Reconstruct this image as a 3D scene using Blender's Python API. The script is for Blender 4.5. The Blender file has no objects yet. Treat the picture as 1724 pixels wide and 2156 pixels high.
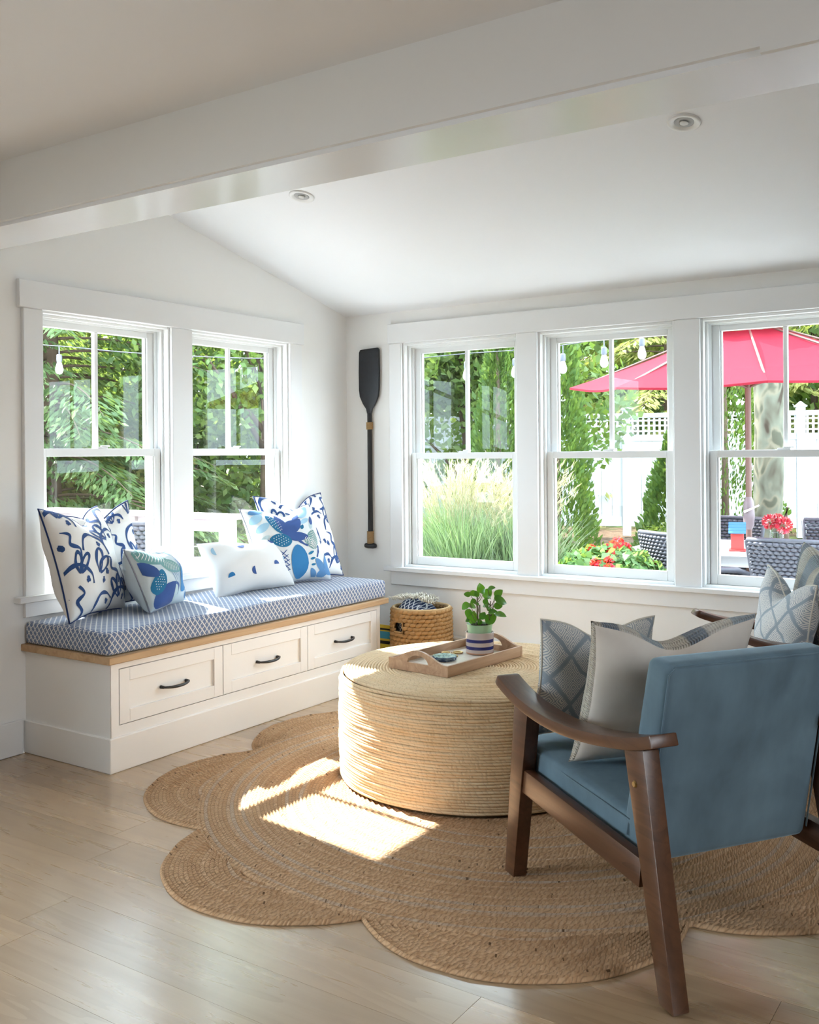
import bpy, bmesh, math, random
import numpy as np
from mathutils import Vector, Matrix

random.seed(7)
rng = np.random.default_rng(11)
PI = math.pi
scene = bpy.context.scene
COL = scene.collection

# ------------------------------------------------------------------ camera
FPX = 2079.42
cam_d = bpy.data.cameras.new('camera')
cam = bpy.data.objects.new('camera', cam_d)
COL.objects.link(cam)
cam_d.sensor_fit = 'HORIZONTAL'
cam_d.sensor_width = 36.0
cam_d.lens = FPX / 1724.0 * 36.0
cam_d.shift_y = -(1078.0 - 956.6) / 1724.0
cam_d.clip_start = 0.05
cam_d.clip_end = 300
YAW, ROLL = 0.5912, math.radians(-0.45)
F = Vector((-math.sin(YAW), math.cos(YAW), 0))
Rr = Vector((math.cos(YAW), math.sin(YAW), 0))
Z = Vector((0, 0, 1))
R_ = Rr * math.cos(ROLL) + Z * math.sin(ROLL)
U_ = Z * math.cos(ROLL) - Rr * math.sin(ROLL)
m = Matrix((R_, U_, -F)).transposed().to_4x4()
m.translation = Vector((3.6979, -4.8216, 1.25))
cam.matrix_world = m
scene.camera = cam

# ------------------------------------------------------------------ world, sun, fill lamps
world = bpy.data.worlds.new('world')
scene.world = world
world.use_nodes = True
bg = world.node_tree.nodes['Background']
bg.inputs[0].default_value = (0.74, 0.87, 1.0, 1)
bg.inputs[1].default_value = 12.5

def light(name, kind, loc, direction, energy, color=(1, 1, 1), **kw):
    d = bpy.data.lights.new(name, kind)
    o = bpy.data.objects.new(name, d)
    COL.objects.link(o)
    o.location = loc
    o.rotation_euler = Vector(direction).to_track_quat('-Z', 'Y').to_euler()
    d.energy = energy
    d.color = color
    for k, v in kw.items():
        setattr(d, k, v)
    return o
light('sun', 'SUN', (-8, 1, 8), (1, -0.14, -0.89), 21.0, (1.0, 0.97, 0.93), angle=math.radians(0.6))
# fill lamps added out of view, at the left door and blank side wall
light('fill_left_door', 'AREA', (-0.22, -4.55, 0.85), (1, 0.30, -0.30), 22, (0.90, 0.95, 1.0), shape='RECTANGLE', size=1.0, size_y=1.3, spread=math.radians(115))
light('fill_side_wall', 'AREA', (5.95, -3.6, 1.45), (-1, 0.15, -0.42), 27, (0.88, 0.94, 1.0), shape='RECTANGLE', size=1.8, size_y=1.3, spread=math.radians(115))

vs = scene.view_settings
vs.view_transform = 'Standard'
vs.look = 'None'
vs.gamma = 1.0
vs.use_curve_mapping = False
vs.exposure = 0.42
scene.cycles.use_denoising = True
scene.cycles.max_bounces = 7
scene.cycles.glossy_bounces = 3
scene.cycles.diffuse_bounces = 4
scene.cycles.transparent_max_bounces = 16
scene.cycles.use_adaptive_sampling = True
scene.cycles.adaptive_threshold = 0.05
scene.cycles.caustics_reflective = False
scene.cycles.caustics_refractive = False

# ------------------------------------------------------------------ material helpers
class NT:
    """small node-tree writer"""
    def __init__(s, name):
        s.mat = bpy.data.materials.new(name)
        s.mat.use_nodes = True
        s.t = s.mat.node_tree
        s.b = s.t.nodes['Principled BSDF']
        s.out = s.t.nodes['Material Output']
    def n(s, typ, **kw):
        x = s.t.nodes.new(typ)
        for k, v in kw.items():
            setattr(x, k, v)
        return x
    def link(s, a, b):
        s.t.links.new(a, b)
    def put(s, sock, v):
        if isinstance(v, bpy.types.NodeSocket):
            s.link(v, sock)
        elif isinstance(v, (tuple, list)):
            sock.default_value = tuple(v) + ((1,) if len(v) == 3 and len(sock.default_value) == 4 else ())
        else:
            sock.default_value = v
    def coord(s, which='Object'):
        return s.n('ShaderNodeTexCoord').outputs[which]
    def uv(s):
        return s.n('ShaderNodeTexCoord').outputs['UV']
    def sep(s, v):
        x = s.n('ShaderNodeSeparateXYZ'); s.put(x.inputs[0], v); return x.outputs
    def comb(s, a, b, c=0.0):
        x = s.n('ShaderNodeCombineXYZ')
        for i, q in enumerate((a, b, c)): s.put(x.inputs[i], q)
        return x.outputs[0]
    def m(s, op, a, b=None, c=None, clamp=False):
        x = s.n('ShaderNodeMath', operation=op, use_clamp=clamp)
        s.put(x.inputs[0], a)
        if b is not None: s.put(x.inputs[1], b)
        if c is not None: s.put(x.inputs[2], c)
        return x.outputs[0]
    def vm(s, op, a, b):
        x = s.n('ShaderNodeVectorMath', operation=op)
        s.put(x.inputs[0], a)
        s.put(x.inputs[3] if op == 'SCALE' else x.inputs[1], b)
        return x.outputs[0]
    def mix(s, f, a, b, blend='MIX'):
        x = s.n('ShaderNodeMix', data_type='RGBA', blend_type=blend)
        s.put(x.inputs[0], f); s.put(x.inputs[6], a); s.put(x.inputs[7], b)
        return x.outputs[2]
    def noise(s, vec, scale, detail=3.0, rough=0.55, dist=0.0):
        x = s.n('ShaderNodeTexNoise')
        s.put(x.inputs['Vector'], vec)
        x.inputs['Scale'].default_value = scale
        x.inputs['Detail'].default_value = detail
        x.inputs['Roughness'].default_value = rough
        x.inputs['Distortion'].default_value = dist
        return x.outputs['Fac']
    def ramp(s, f, stops):
        x = s.n('ShaderNodeValToRGB')
        el = x.color_ramp.elements
        while len(el) < len(stops): el.new(0.5)
        for e, (p, c) in zip(el, stops):
            e.position = p
            e.color = tuple(c) + (1,) if len(c) == 3 else c
        s.put(x.inputs[0], f)
        return x.outputs[0]
    def rng(s, f, a, b, c=0.0, d=1.0):
        x = s.n('ShaderNodeMapRange')
        for i, q in enumerate((f, a, b, c, d)): s.put(x.inputs[i], q)
        return x.outputs[0]
    def bump(s, h, strength=0.3, dist=0.01):
        x = s.n('ShaderNodeBump')
        x.inputs['Strength'].default_value = strength
        x.inputs['Distance'].default_value = dist
        s.put(x.inputs['Height'], h)
        s.link(x.outputs[0], s.b.inputs['Normal'])
    def base(s, col, rough=0.5, spec=0.5, metal=0.0, **kw):
        s.put(s.b.inputs['Base Color'], col)
        s.put(s.b.inputs['Roughness'], rough)
        s.b.inputs['Specular IOR Level'].default_value = spec
        s.b.inputs['Metallic'].default_value = metal
        for k, v in kw.items():
            s.put(s.b.inputs[k.replace('_', ' ')], v)
        return s.mat

def flat(name, col, rough=0.5, spec=0.5, metal=0.0, var=0.06, vscale=8.0, bump=0.0, bscale=60.0):
    """one colour with slight mottling and optional fine relief"""
    t = NT(name)
    c = t.coord()
    v = t.noise(c, vscale, 3)
    lo = tuple(x * (1 - var) for x in col); hi = tuple(min(1, x * (1 + var)) for x in col)
    t.base(t.mix(v, lo, hi), rough, spec, metal)
    if bump: t.bump(t.noise(c, bscale, 4), bump, 0.004)
    return t.mat

MAT = {}
MAT['wall'] = flat('painted_wall', (0.90, 0.89, 0.87), 0.62, 0.3, var=0.012, vscale=2, bump=0.05, bscale=160)
MAT['house_wall'] = flat('greige_house_wall', (0.36, 0.33, 0.30), 0.7, 0.3, var=0.02, vscale=2)  # unseen walls toned dark to cut bounce onto the beam and front ceiling
MAT['ceiling'] = flat('ceiling_paint', (0.87, 0.88, 0.90), 0.75, 0.25, var=0.01, vscale=2, bump=0.04, bscale=120)
MAT['shaded_ceiling'] = flat('shade_toned_ceiling', (0.78, 0.76, 0.745), 0.75, 0.25, var=0.01, vscale=2)  # ceiling white with its shade put into the colour
MAT['trim'] = flat('trim_paint', (0.875, 0.88, 0.885), 0.34, 0.5, var=0.012, vscale=3)
MAT['beam'] = flat('beam_gloss_paint', (0.87, 0.875, 0.89), 0.2, 0.55, var=0.012, vscale=1.5)
MAT['cabinet'] = flat('cabinet_paint', (0.89, 0.87, 0.845), 0.4, 0.45, var=0.012, vscale=3)
MAT['vinyl'] = flat('window_vinyl', (0.86, 0.87, 0.865), 0.4, 0.45, var=0.01)
MAT['shaded_beam_face'] = flat('shade_toned_beam_face', (0.83, 0.82, 0.805), 0.6, 0.3, var=0.01, vscale=2)  # beam white dulled, shade of the front face painted in
MAT['black_metal'] = flat('black_metal', (0.015, 0.015, 0.017), 0.38, 0.5, var=0.1)
MAT['dark'] = flat('dark_gap', (0.02, 0.02, 0.02), 0.8, 0.2)
MAT['brass'] = flat('brass', (0.55, 0.40, 0.18), 0.32, 0.5, 1.0, var=0.05)
MAT['white_metal'] = flat('white_enamel', (0.82, 0.82, 0.81), 0.35)

def glass_mat():
    t = NT('window_glass')
    nt = t.t
    nt.nodes.remove(t.b)
    tr = t.n('ShaderNodeBsdfTransparent'); tr.inputs[0].default_value = (0.93, 0.95, 0.945, 1)
    gl = t.n('ShaderNodeBsdfGlossy'); gl.inputs['Roughness'].default_value = 0.0
    gl.inputs['Color'].default_value = (1, 1, 1, 1)
    fr = t.n('ShaderNodeFresnel'); fr.inputs['IOR'].default_value = 1.32
    mx = t.n('ShaderNodeMixShader')
    bf = t.n('ShaderNodeNewGeometry').outputs['Backfacing']
    t.put(mx.inputs[0], t.m('MULTIPLY', fr.outputs[0], t.m('SUBTRACT', 1.0, bf))); t.link(tr.outputs[0], mx.inputs[1]); t.link(gl.outputs[0], mx.inputs[2])
    t.link(mx.outputs[0], t.out.inputs[0])
    return t.mat
MAT['glass'] = glass_mat()

def wood(name, dark, light_, axis=0, scale=1.0, rough=0.42, island=False, spec=0.4, coat=0.0, gw=0.6):
    """straight-grained wood; axis = direction of the grain in object space"""
    t = NT(name)
    c = t.coord()
    if island:
        r = t.n('ShaderNodeObjectInfo').outputs['Random']
        c = t.vm('ADD', c, t.comb(t.m('MULTIPLY', r, 37.0), t.m('MULTIPLY', r, 91.0), t.m('MULTIPLY', r, 13.0)))
    sc = [26.0 * scale] * 3
    sc[axis] = 1.6 * scale
    v = t.vm('MULTIPLY', c, tuple(sc))
    g1 = t.noise(v, 1.0, 5, 0.62, 0.6)
    sc2 = [5.0 * scale] * 3; sc2[axis] = 0.55 * scale
    v2 = t.vm('MULTIPLY', c, tuple(sc2))
    g2 = t.noise(v2, 1.0, 2, 0.5, 1.4)
    rings = t.m('FRACT', t.m('MULTIPLY', g2, 7.0))
    rings = t.m('MULTIPLY', rings, rings)
    f = t.m('ADD', t.m('MULTIPLY', t.rng(g1, 0.3, 0.7), gw), t.m('MULTIPLY', rings, 0.28), clamp=True)
    col = t.mix(f, light_, dark)
    if island:
        tone = t.rng(r, 0, 1, 0.80, 1.14)
        hsv = t.n('ShaderNodeHueSaturation'); t.put(hsv.inputs['Value'], tone); t.put(hsv.inputs['Color'], col)
        col = hsv.outputs[0]
    t.base(col, t.rng(g1, 0.3, 0.7, rough - 0.015, rough + 0.02), spec, Coat_Weight=coat, Coat_Roughness=0.2)
    t.bump(g1, 0.04, 0.001)
    return t.mat
MAT['oak_floor'] = wood('pale_oak_floor', (0.30, 0.190, 0.100), (0.47, 0.325, 0.190), 0, 1.0, 0.28, True, 0.9, 0.5, 0.40)
MAT['oak'] = wood('oak_board', (0.40, 0.24, 0.12), (0.62, 0.42, 0.24), 1, 1.0, 0.5)
MAT['walnut'] = wood('dark_walnut', (0.050, 0.021, 0.010), (0.135, 0.058, 0.028), 0, 1.3, 0.3, False, 0.5)
MAT['acacia'] = wood('acacia_tray', (0.36, 0.20, 0.11), (0.62, 0.40, 0.25), 1, 1.6, 0.42)
MAT['whitewash'] = wood('whitewashed_tray_bottom', (0.60, 0.50, 0.40), (0.76, 0.69, 0.60), 1, 1.6, 0.35)

# ------------------------------------------------------------------ mesh helpers
class MB:
    """collects faces that become ONE mesh object"""
    def __init__(s):
        s.v = []; s.f = []; s.uv = []; s.mi = []
    def add(s, verts, faces, uvs=None, mi=0):
        o = len(s.v)
        s.v.extend([tuple(p) for p in verts])
        for k, fc in enumerate(faces):
            s.f.append(tuple(i + o for i in fc))
            s.uv.append(uvs[k] if uvs is not None else None)
            s.mi.append(mi)
        return s
    def box(s, x0, x1, y0, y1, z0, z1, mi=0):
        p = [(x0, y0, z0), (x1, y0, z0), (x1, y1, z0), (x0, y1, z0), (x0, y0, z1), (x1, y0, z1), (x1, y1, z1), (x0, y1, z1)]
        return s.hexa(p, mi)
    def hexa(s, p, mi=0):
        return s.add(p, [(0, 3, 2, 1), (4, 5, 6, 7), (0, 1, 5, 4), (1, 2, 6, 5), (2, 3, 7, 6), (3, 0, 4, 7)], None, mi)
    def tube(s, path, rad, n=8, caps=True, closed=False, mi=0, uvscale=None, flat_=1.0):
        P = [Vector(p) for p in path]
        L = len(P)
        rads = rad if isinstance(rad, (list, tuple)) else [rad] * L
        o = len(s.v)
        up = Vector((0, 0, 1))
        for i in range(L):
            a = P[(i - 1) % L] if (closed or i > 0) else P[i]
            b = P[(i + 1) % L] if (closed or i < L - 1) else P[i]
            t = (b - a)
            t = t.normalized() if t.length > 1e-9 else Vector((1, 0, 0))
            r = up if abs(t.dot(up)) < 0.95 else Vector((1, 0, 0))
            x = t.cross(r).normalized(); y = x.cross(t).normalized()
            for k in range(n):
                an = 2 * PI * k / n
                q = P[i] + (x * math.cos(an) + y * math.sin(an) * flat_) * rads[i]
                s.v.append(tuple(q))
        cnt = L if closed else L - 1
        dist = 0.0
        for i in range(cnt):
            j = (i + 1) % L
            d2 = dist + (P[j] - P[i]).length
            for k in range(n):
                k2 = (k + 1) % n
                s.f.append((o + i * n + k, o + i * n + k2, o + j * n + k2, o + j * n + k))
                s.uv.append([(dist, k / n), (dist, (k + 1) / n), (d2, (k + 1) / n), (d2, k / n)] if uvscale else None)
                s.mi.append(mi)
            dist = d2
        if caps and not closed:
            s.f.append(tuple(o + k for k in range(n))[::-1]); s.uv.append(None); s.mi.append(mi)
            s.f.append(tuple(o + (L - 1) * n + k for k in range(n))); s.uv.append(None); s.mi.append(mi)
        return s
    def lathe(s, prof, n=32, c=(0, 0, 0), mi=0, capb=True, capt=True):
        o = len(s.v)
        for r, z in prof:
            for k in range(n):
                a = 2 * PI * k / n
                s.v.append((c[0] + r * math.cos(a), c[1] + r * math.sin(a), c[2] + z))
        for i in range(len(prof) - 1):
            for k in range(n):
                k2 = (k + 1) % n
                s.f.append((o + i * n + k, o + i * n + k2, o + (i + 1) * n + k2, o + (i + 1) * n + k))
                s.uv.append(None); s.mi.append(mi)
        if capb:
            s.f.append(tuple(o + k for k in range(n))[::-1]); s.uv.append(None); s.mi.append(mi)
        if capt:
            b = o + (len(prof) - 1) * n
            s.f.append(tuple(b + k for k in range(n))); s.uv.append(None); s.mi.append(mi)
        return s
    def prism(s, poly, h0, h1, axis='z', mi=0):
        """extrude a 2-D polygon along an axis"""
        n = len(poly)
        def P(a, b, h):
            return {'z': (a, b, h), 'x': (h, a, b), 'y': (a, h, b)}[axis]
        v = [P(a, b, h0) for a, b in poly] + [P(a, b, h1) for a, b in poly]
        f = [tuple(range(n))[::-1], tuple(range(n, 2 * n))]
        f += [(i, (i + 1) % n, n + (i + 1) % n, n + i) for i in range(n)]
        return s.add(v, f, None, mi)
    def build(s, name, mat, parent=None, smooth=False, bevel=0.0, seg=2, loc=None):
        me = bpy.data.meshes.new(name)
        me.from_pydata(s.v, [], s.f)
        if any(u is not None for u in s.uv):
            lay = me.uv_layers.new(name='UVMap')
            i = 0
            for fc, u in zip(s.f, s.uv):
                for k in range(len(fc)):
                    lay.data[i].uv = u[k] if u is not None else (0, 0)
                    i += 1
        mats = mat if isinstance(mat, (list, tuple)) else [mat]
        for q in mats: me.materials.append(q)
        if len(mats) > 1:
            me.polygons.foreach_set('material_index', s.mi)
        if bevel:
            bm = bmesh.new(); bm.from_mesh(me)
            bmesh.ops.recalc_face_normals(bm, faces=bm.faces)
            bmesh.ops.bevel(bm, geom=[e for e in bm.edges if e.is_manifold and e.calc_face_angle(0) > 0.5], offset=bevel, segments=seg, affect='EDGES', profile=0.6, clamp_overlap=True)
            bm.to_mesh(me); bm.free()
        else:
            bm = bmesh.new(); bm.from_mesh(me)
            bmesh.ops.recalc_face_normals(bm, faces=bm.faces)
            bm.to_mesh(me); bm.free()
        if smooth:
            me.polygons.foreach_set('use_smooth', [True] * len(me.polygons))
            if smooth == 'auto':
                me.set_sharp_from_angle(angle=math.radians(40))
        me.update()
        o = bpy.data.objects.new(name, me)
        COL.objects.link(o)
        if parent: o.parent = parent
        if loc: o.location = loc
        return o

def tag(o, label=None, cat=None, group=None, kind=None):
    if label: o['label'] = label
    if cat: o['category'] = cat
    if group: o['group'] = group
    if kind: o['kind'] = kind
    return o
def thing(name, label, cat, loc=(0, 0, 0), rz=0.0, group=None, kind=None):
    o = bpy.data.objects.new(name, None)
    COL.objects.link(o)
    o.empty_display_size = 0.1
    o.location = loc
    o.rotation_euler = (0, 0, rz)
    return tag(o, label, cat, group, kind)
def plabel(o, label):
    o['label'] = label
    return o
def box(name, mat, dims, parent=None, bevel=0.0, seg=2):
    return MB().box(*dims).build(name, mat, parent, bevel=bevel, seg=seg, smooth='auto' if bevel else False)
def copy_tree(o, parent=None):
    c = o.copy()
    COL.objects.link(c)
    c.parent = parent
    for ch in o.children: copy_tree(ch, c)
    return c
def catmull(pts, n=8, closed=False):
    P = [Vector(p) for p in pts]
    L = len(P); out = []
    for i in range(L if closed else L - 1):
        p0 = P[(i - 1) % L] if (closed or i > 0) else P[i]
        p1 = P[i]; p2 = P[(i + 1) % L]
        p3 = P[(i + 2) % L] if (closed or i + 2 < L) else P[min(i + 1, L - 1)]
        for k in range(n):
            t = k / n
            out.append(0.5 * ((2 * p1) + (p2 - p0) * t + (2 * p0 - 5 * p1 + 4 * p2 - p3) * t * t + (3 * p1 - p0 - 3 * p2 + p3) * t ** 3))
    if not closed: out.append(P[-1])
    return out
def box_uv(o, scale=1.0):
    """metre-scaled UVs by dominant face normal"""
    me = o.data
    lay = me.uv_layers.new(name='UVMap') if not me.uv_layers else me.uv_layers[0]
    for p in me.polygons:
        n = p.normal
        ax = max(range(3), key=lambda i: abs(n[i]))
        for li in p.loop_indices:
            c = me.vertices[me.loops[li].vertex_index].co
            uv = ((c.y, c.z), (c.x, c.z), (c.y, c.x))[ax]
            lay.data[li].uv = (uv[0] * scale, uv[1] * scale)

# ================================================================== THE ROOM
EAVE, SLOPE = 2.095, 0.2413
# floor: a sub-floor slab that carries each oak plank
floor = tag(box('floor', MAT['dark'], (-0.0, 6.0, -8.0, 0.0, -0.06, -0.016)), 'pale oak plank floor of the sun room', 'floor', kind='structure')
row = 0
y = 0.0
PW = 0.178
ENDS = {}
while y > -7.9:
    y0 = max(y - PW, -8.0)
    k = row
    # staggered butt joints
    if abs((y + y0) / 2 + 2.69) < 0.09: cuts = [1.155, 3.6]
    elif abs((y + y0) / 2 + 3.21) < 0.09: cuts = [1.415, 3.3]
    else:
        c0 = ((k * 0.79 + 0.35) % 2.1) + 0.15
        cuts = [c0, c0 + 1.9 + 0.3 * ((k * 37) % 5) / 5, c0 + 4.0]
    xs = [0.0] + [c for c in cuts if 0.2 < c < 5.8] + [6.0]
    for a, b in zip(xs[:-1], xs[1:]):
        cx, cy = (a + b) / 2, (y + y0) / 2
        pl = MB().box(a - cx + 0.0005, b - cx - 0.0005, y0 - cy + 0.0004, y - cy - 0.0004, -0.016, 0.0)
        pl.build('plank', MAT['oak_floor'], floor, loc=(cx, cy, 0))
    y -= PW
    row += 1

# openings in the left wall (y ranges) and in the right wall (x ranges)
AO = [(-2.17, -1.427), (-1.30, -0.54)]
AZ = (0.66, 1.89)
BO = [(0.416, 1.181), (1.302, 2.057), (2.185, 2.94)]
BZ = (0.585, 1.906)
T = 0.15
w = MB()
w.box(-T, 0, -8, -5.1, 0, 2.8).box(-T, 0, -5.1, -4.0, 2.1, 2.8)         # opening for the added door
w.box(-T, 0, -4.0, AO[0][0], 0, 2.8)
w.box(-T, 0, AO[0][0], AO[1][1], 0, AZ[0]).box(-T, 0, AO[0][0], AO[1][1], AZ[1], 2.8)
w.box(-T, 0, AO[0][1], AO[1][0], AZ[0], AZ[1]).box(-T, 0, AO[1][1], T, 0, 2.8)
tag(w.build('wall_left', MAT['wall']), 'cream white left wall with two windows above the bench', 'wall', kind='structure')
w = MB()
w.box(0, BO[0][0], 0, T, 0, 2.3).box(BO[0][0], BO[2][1], 0, T, 0, BZ[0]).box(BO[0][0], BO[2][1], 0, T, BZ[1], 2.3)
w.box(BO[0][1], BO[1][0], 0, T, *BZ).box(BO[1][1], BO[2][0], 0, T, *BZ).box(BO[2][1], 6.0, 0, T, 0, 2.3)
tag(w.build('wall_right', MAT['wall']), 'cream white wall with a row of three windows', 'wall', kind='structure')
w = MB().box(6.0, 6.15, -8, T, 0, 2.8)
tag(w.build('wall_side', MAT['house_wall']), 'greige side wall beyond the armchairs', 'wall', kind='structure')
w = MB().box(-T, 6.15, -8.15, -8, 0, 2.8)
tag(w.build('wall_back', MAT['house_wall']), 'greige wall at the back of the room', 'wall', kind='structure')

# ceilings and the beam between them
yb0, yb1, zb = -2.65, -2.40, 2.10
zs = lambda yy: EAVE - SLOPE * yy
c = MB().hexa([(-T, yb1, zs(yb1)), (6.1, yb1, zs(yb1)), (6.1, T, zs(T)), (-T, T, zs(T)), (-T, yb1, zs(yb1) + .1), (6.1, yb1, zs(yb1) + .1), (6.1, T, zs(T) + .1), (-T, T, zs(T) + .1)])
tag(c.build('ceiling', MAT['ceiling']), 'white sloping ceiling with recessed lights above the windows', 'ceiling', kind='structure')
tag(box('ceiling', MAT['shaded_ceiling'], (-T, 6.1, -8.1, yb0, 2.332, 2.42)), 'white flat ceiling in front of the beam', 'ceiling', kind='structure')
beam = thing('trim_1', 'long white gloss painted ceiling beam crossing the room', 'beam', kind='structure')
box('beam_core', MAT['beam'], (0.0, 6.0, yb0 + 0.012, yb1, zb, 2.78), beam)
box('face_board', MAT['shaded_beam_face'], (0.0, 3.15, yb0 - 0.004, yb0 + 0.012, zb + 0.014, 2.332), beam)
box('face_board', MAT['shaded_beam_face'], (3.15, 6.0, yb0 - 0.004, yb0 + 0.012, zb, 2.332), beam)

# recessed lights
def downlight(x, yy, label):
    nrm = Vector((0, -SLOPE, -1)).normalized()
    o = thing('recessed_light', label, 'ceiling light', (x, yy, zs(yy)), group='recessed ceiling lights')
    o.rotation_euler = (-nrm).to_track_quat('Z', 'Y').to_euler()
    MB().lathe([(0.058, 0.0), (0.058, -0.004), (0.054, -0.007), (0.042, -0.006), (0.037, -0.001), (0.034, -0.0005)], 40, capb=False, capt=False).build('trim_ring', MAT['white_metal'], o, smooth=True)
    MB().lathe([(0.035, -0.0006), (0.033, -0.002), (0.024, -0.0012), (0.0, -0.0008)], 40, capb=False, capt=False).build('baffle', flat('baffle_grey', (0.42, 0.42, 0.42), 0.5), o, smooth=True)
    MB().lathe([(0.016, -0.0045), (0.014, -0.006), (0.0, -0.0065)], 24, capb=True, capt=False).build('lens', flat('frosted_lens', (0.62, 0.62, 0.6), 0.4), o, smooth=True)
downlight(0.802, -1.369, 'small round recessed light nearer the left wall')
downlight(2.559, -1.359, 'small round recessed light at the right beside the beam')

# trim boards around the windows: (axis 'A' = left wall, 'B' = right wall)
def bd(par, name, A, a0, a1, z0, z1, d0, d1, bevel=0.003):
    dims = (d0, d1, a0, a1, z0, z1) if A else (a0, a1, -d1, -d0, z0, z1)
    return box(name, MAT['trim'], dims, par, bevel, 1)
t = thing('trim_2', 'flat white board trim around the pair of windows over the bench', 'window trim', kind='structure')
bd(t, 'header', 1, -2.285, -0.43, 1.885, 2.005, 0.0, 0.027)
bd(t, 'casing', 1, -2.262, -2.165, 0.66, 1.885, 0.0, 0.02)
bd(t, 'casing', 1, -1.432, -1.295, 0.66, 1.885, 0.0, 0.02)
bd(t, 'casing', 1, -0.545, -0.445, 0.66, 1.885, 0.0, 0.02)
bd(t, 'sill', 1, -2.305, -0.40, 0.635, 0.662, -0.04, 0.045)
bd(t, 'apron', 1, -2.262, -0.445, 0.57, 0.635, 0.0, 0.018)
t = thing('trim_3', 'flat white board trim around the row of three windows', 'window trim', kind='structure')
bd(t, 'header', 0, 0.325, 3.06, 1.906, 2.022, 0.0, 0.027)
for a0, a1 in ((0.332, 0.418), (1.179, 1.304), (2.055, 2.187), (2.938, 3.04)):
    bd(t, 'casing', 0, a0, a1, 0.585, 1.906, 0.0, 0.02)
bd(t, 'sill', 0, 0.30, 3.08, 0.562, 0.587, -0.04, 0.05)
bd(t, 'apron', 0, 0.332, 3.04, 0.48, 0.562, 0.0, 0.018)

# double-hung windows
def window(n, A, a0, a1, z0, z1, label, lock=True):
    o = thing('window_%d' % n, label, 'window', kind='structure')
    def bx(name, p, q, u, v, d0, d1, par=o, mat='vinyl', bevel=0.002):
        # p..q along the wall, u..v height, d0..d1 depth into the wall (0 = inner face)
        dims = (-d1, -d0, p, q, u, v) if A else (p, q, d0, d1, u, v)
        return box(name, MAT[mat], dims, par, bevel, 1)
    zm = (z0 + z1) / 2 - 0.005
    # jamb lining and stops
    bx('jamb', a0, a0 + 0.014, z0, z1, 0.0, T); bx('jamb', a1 - 0.014, a1, z0, z1, 0.0, T)
    bx('jamb', a0 + 0.014, a1 - 0.014, z1 - 0.014, z1, 0.0, T); bx('sill_liner', a0 + 0.014, a1 - 0.014, z0, z0 + 0.014, 0.0, T)
    e = a0 + 0.014; g = a1 - 0.014
    for d0, d1, s_ in ((0.035, 0.044, 0.012), (0.080, 0.088, 0.016), (0.126, 0.15, 0.022)):
        bx('stop', e, e + s_, z0 + 0.014, z1 - 0.014, d0, d1, bevel=0.001); bx('stop', g - s_, g, z0 + 0.014, z1 - 0.014, d0, d1, bevel=0.001)
        bx('stop', e + s_, g - s_, z1 - 0.014 - s_, z1 - 0.014, d0, d1, bevel=0.001)
    def sash(name, u, v, d0, d1, st, bot, top, muntin):
        p, q = e + 0.012, g - 0.012
        def fr(pa):
            return pa
        mb = MB()
        def add(pp, qq, uu, vv):
            if A: mb.box(-d1, -d0, pp, qq, uu, vv)
            else: mb.box(pp, qq, d0, d1, uu, vv)
        add(p, p + st, u, v); add(q - st, q, u, v); add(p + st, q - st, u, u + bot); add(p + st, q - st, v - top, v)
        # glazing bead
        i = 0.008
        dm0, dm1 = d0 + 0.008, d1 - 0.004
        if A:
            mb.box(-dm1, -dm0, p + st, p + st + i, u + bot, v - top).box(-dm1, -dm0, q - st - i, q - st, u + bot, v - top)
        else:
            mb.box(p + st, p + st + i, dm0, dm1, u + bot, v - top).box(q - st - i, q - st, dm0, dm1, u + bot, v - top)
        s_ = mb.build(name, MAT['vinyl'], o, bevel=0.002, seg=1, smooth='auto')
        gm = (d0 + d1) / 2
        if muntin:
            mid = (p + q) / 2
            bx('pane', p + st, mid - 0.004, u + bot, v - top, gm - 0.002, gm + 0.002, s_, 'glass', 0)
            bx('pane', mid + 0.004, q - st, u + bot, v - top, gm - 0.002, gm + 0.002, s_, 'glass', 0)
            bx('muntin', mid - 0.010, mid + 0.010, u + bot, v - top, gm - 0.014, gm + 0.010, s_)
        else:
            bx('pane', p + st, q - st, u + bot, v - top, gm - 0.002, gm + 0.002, s_, 'glass', 0)
            mid = (p + q) / 2
            bx('sash_lock', mid - 0.03, mid + 0.03, v, v + 0.008, d0 + 0.004, d1 - 0.006, s_, 'vinyl')
            bx('lock_lever', mid - 0.005, mid + 0.045, v + 0.008, v + 0.015, d0 + 0.008, d0 + 0.018, s_, 'vinyl')
        return s_
    sash('upper_sash', zm - 0.018, z1 - 0.016, 0.090, 0.124, 0.042, 0.032, 0.042, True)
    sash('lower_sash', z0 + 0.014, zm + 0.018, 0.046, 0.079, 0.036, 0.048, 0.036, False)
window(1, True, AO[0][0], AO[0][1], AZ[0], AZ[1], 'white double hung window over the left end of the bench')
window(2, True, AO[1][0], AO[1][1], AZ[0], AZ[1], 'white double hung window over the bench nearest the corner')
window(3, False, BO[0][0], BO[0][1], BZ[0], BZ[1], 'white double hung window facing the tall grass, beside the oar')
window(4, False, BO[1][0], BO[1][1], BZ[0], BZ[1], 'middle white double hung window of the row of three')
window(5, False, BO[2][0], BO[2][1], BZ[0], BZ[1], 'white double hung window behind the far armchair')

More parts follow.
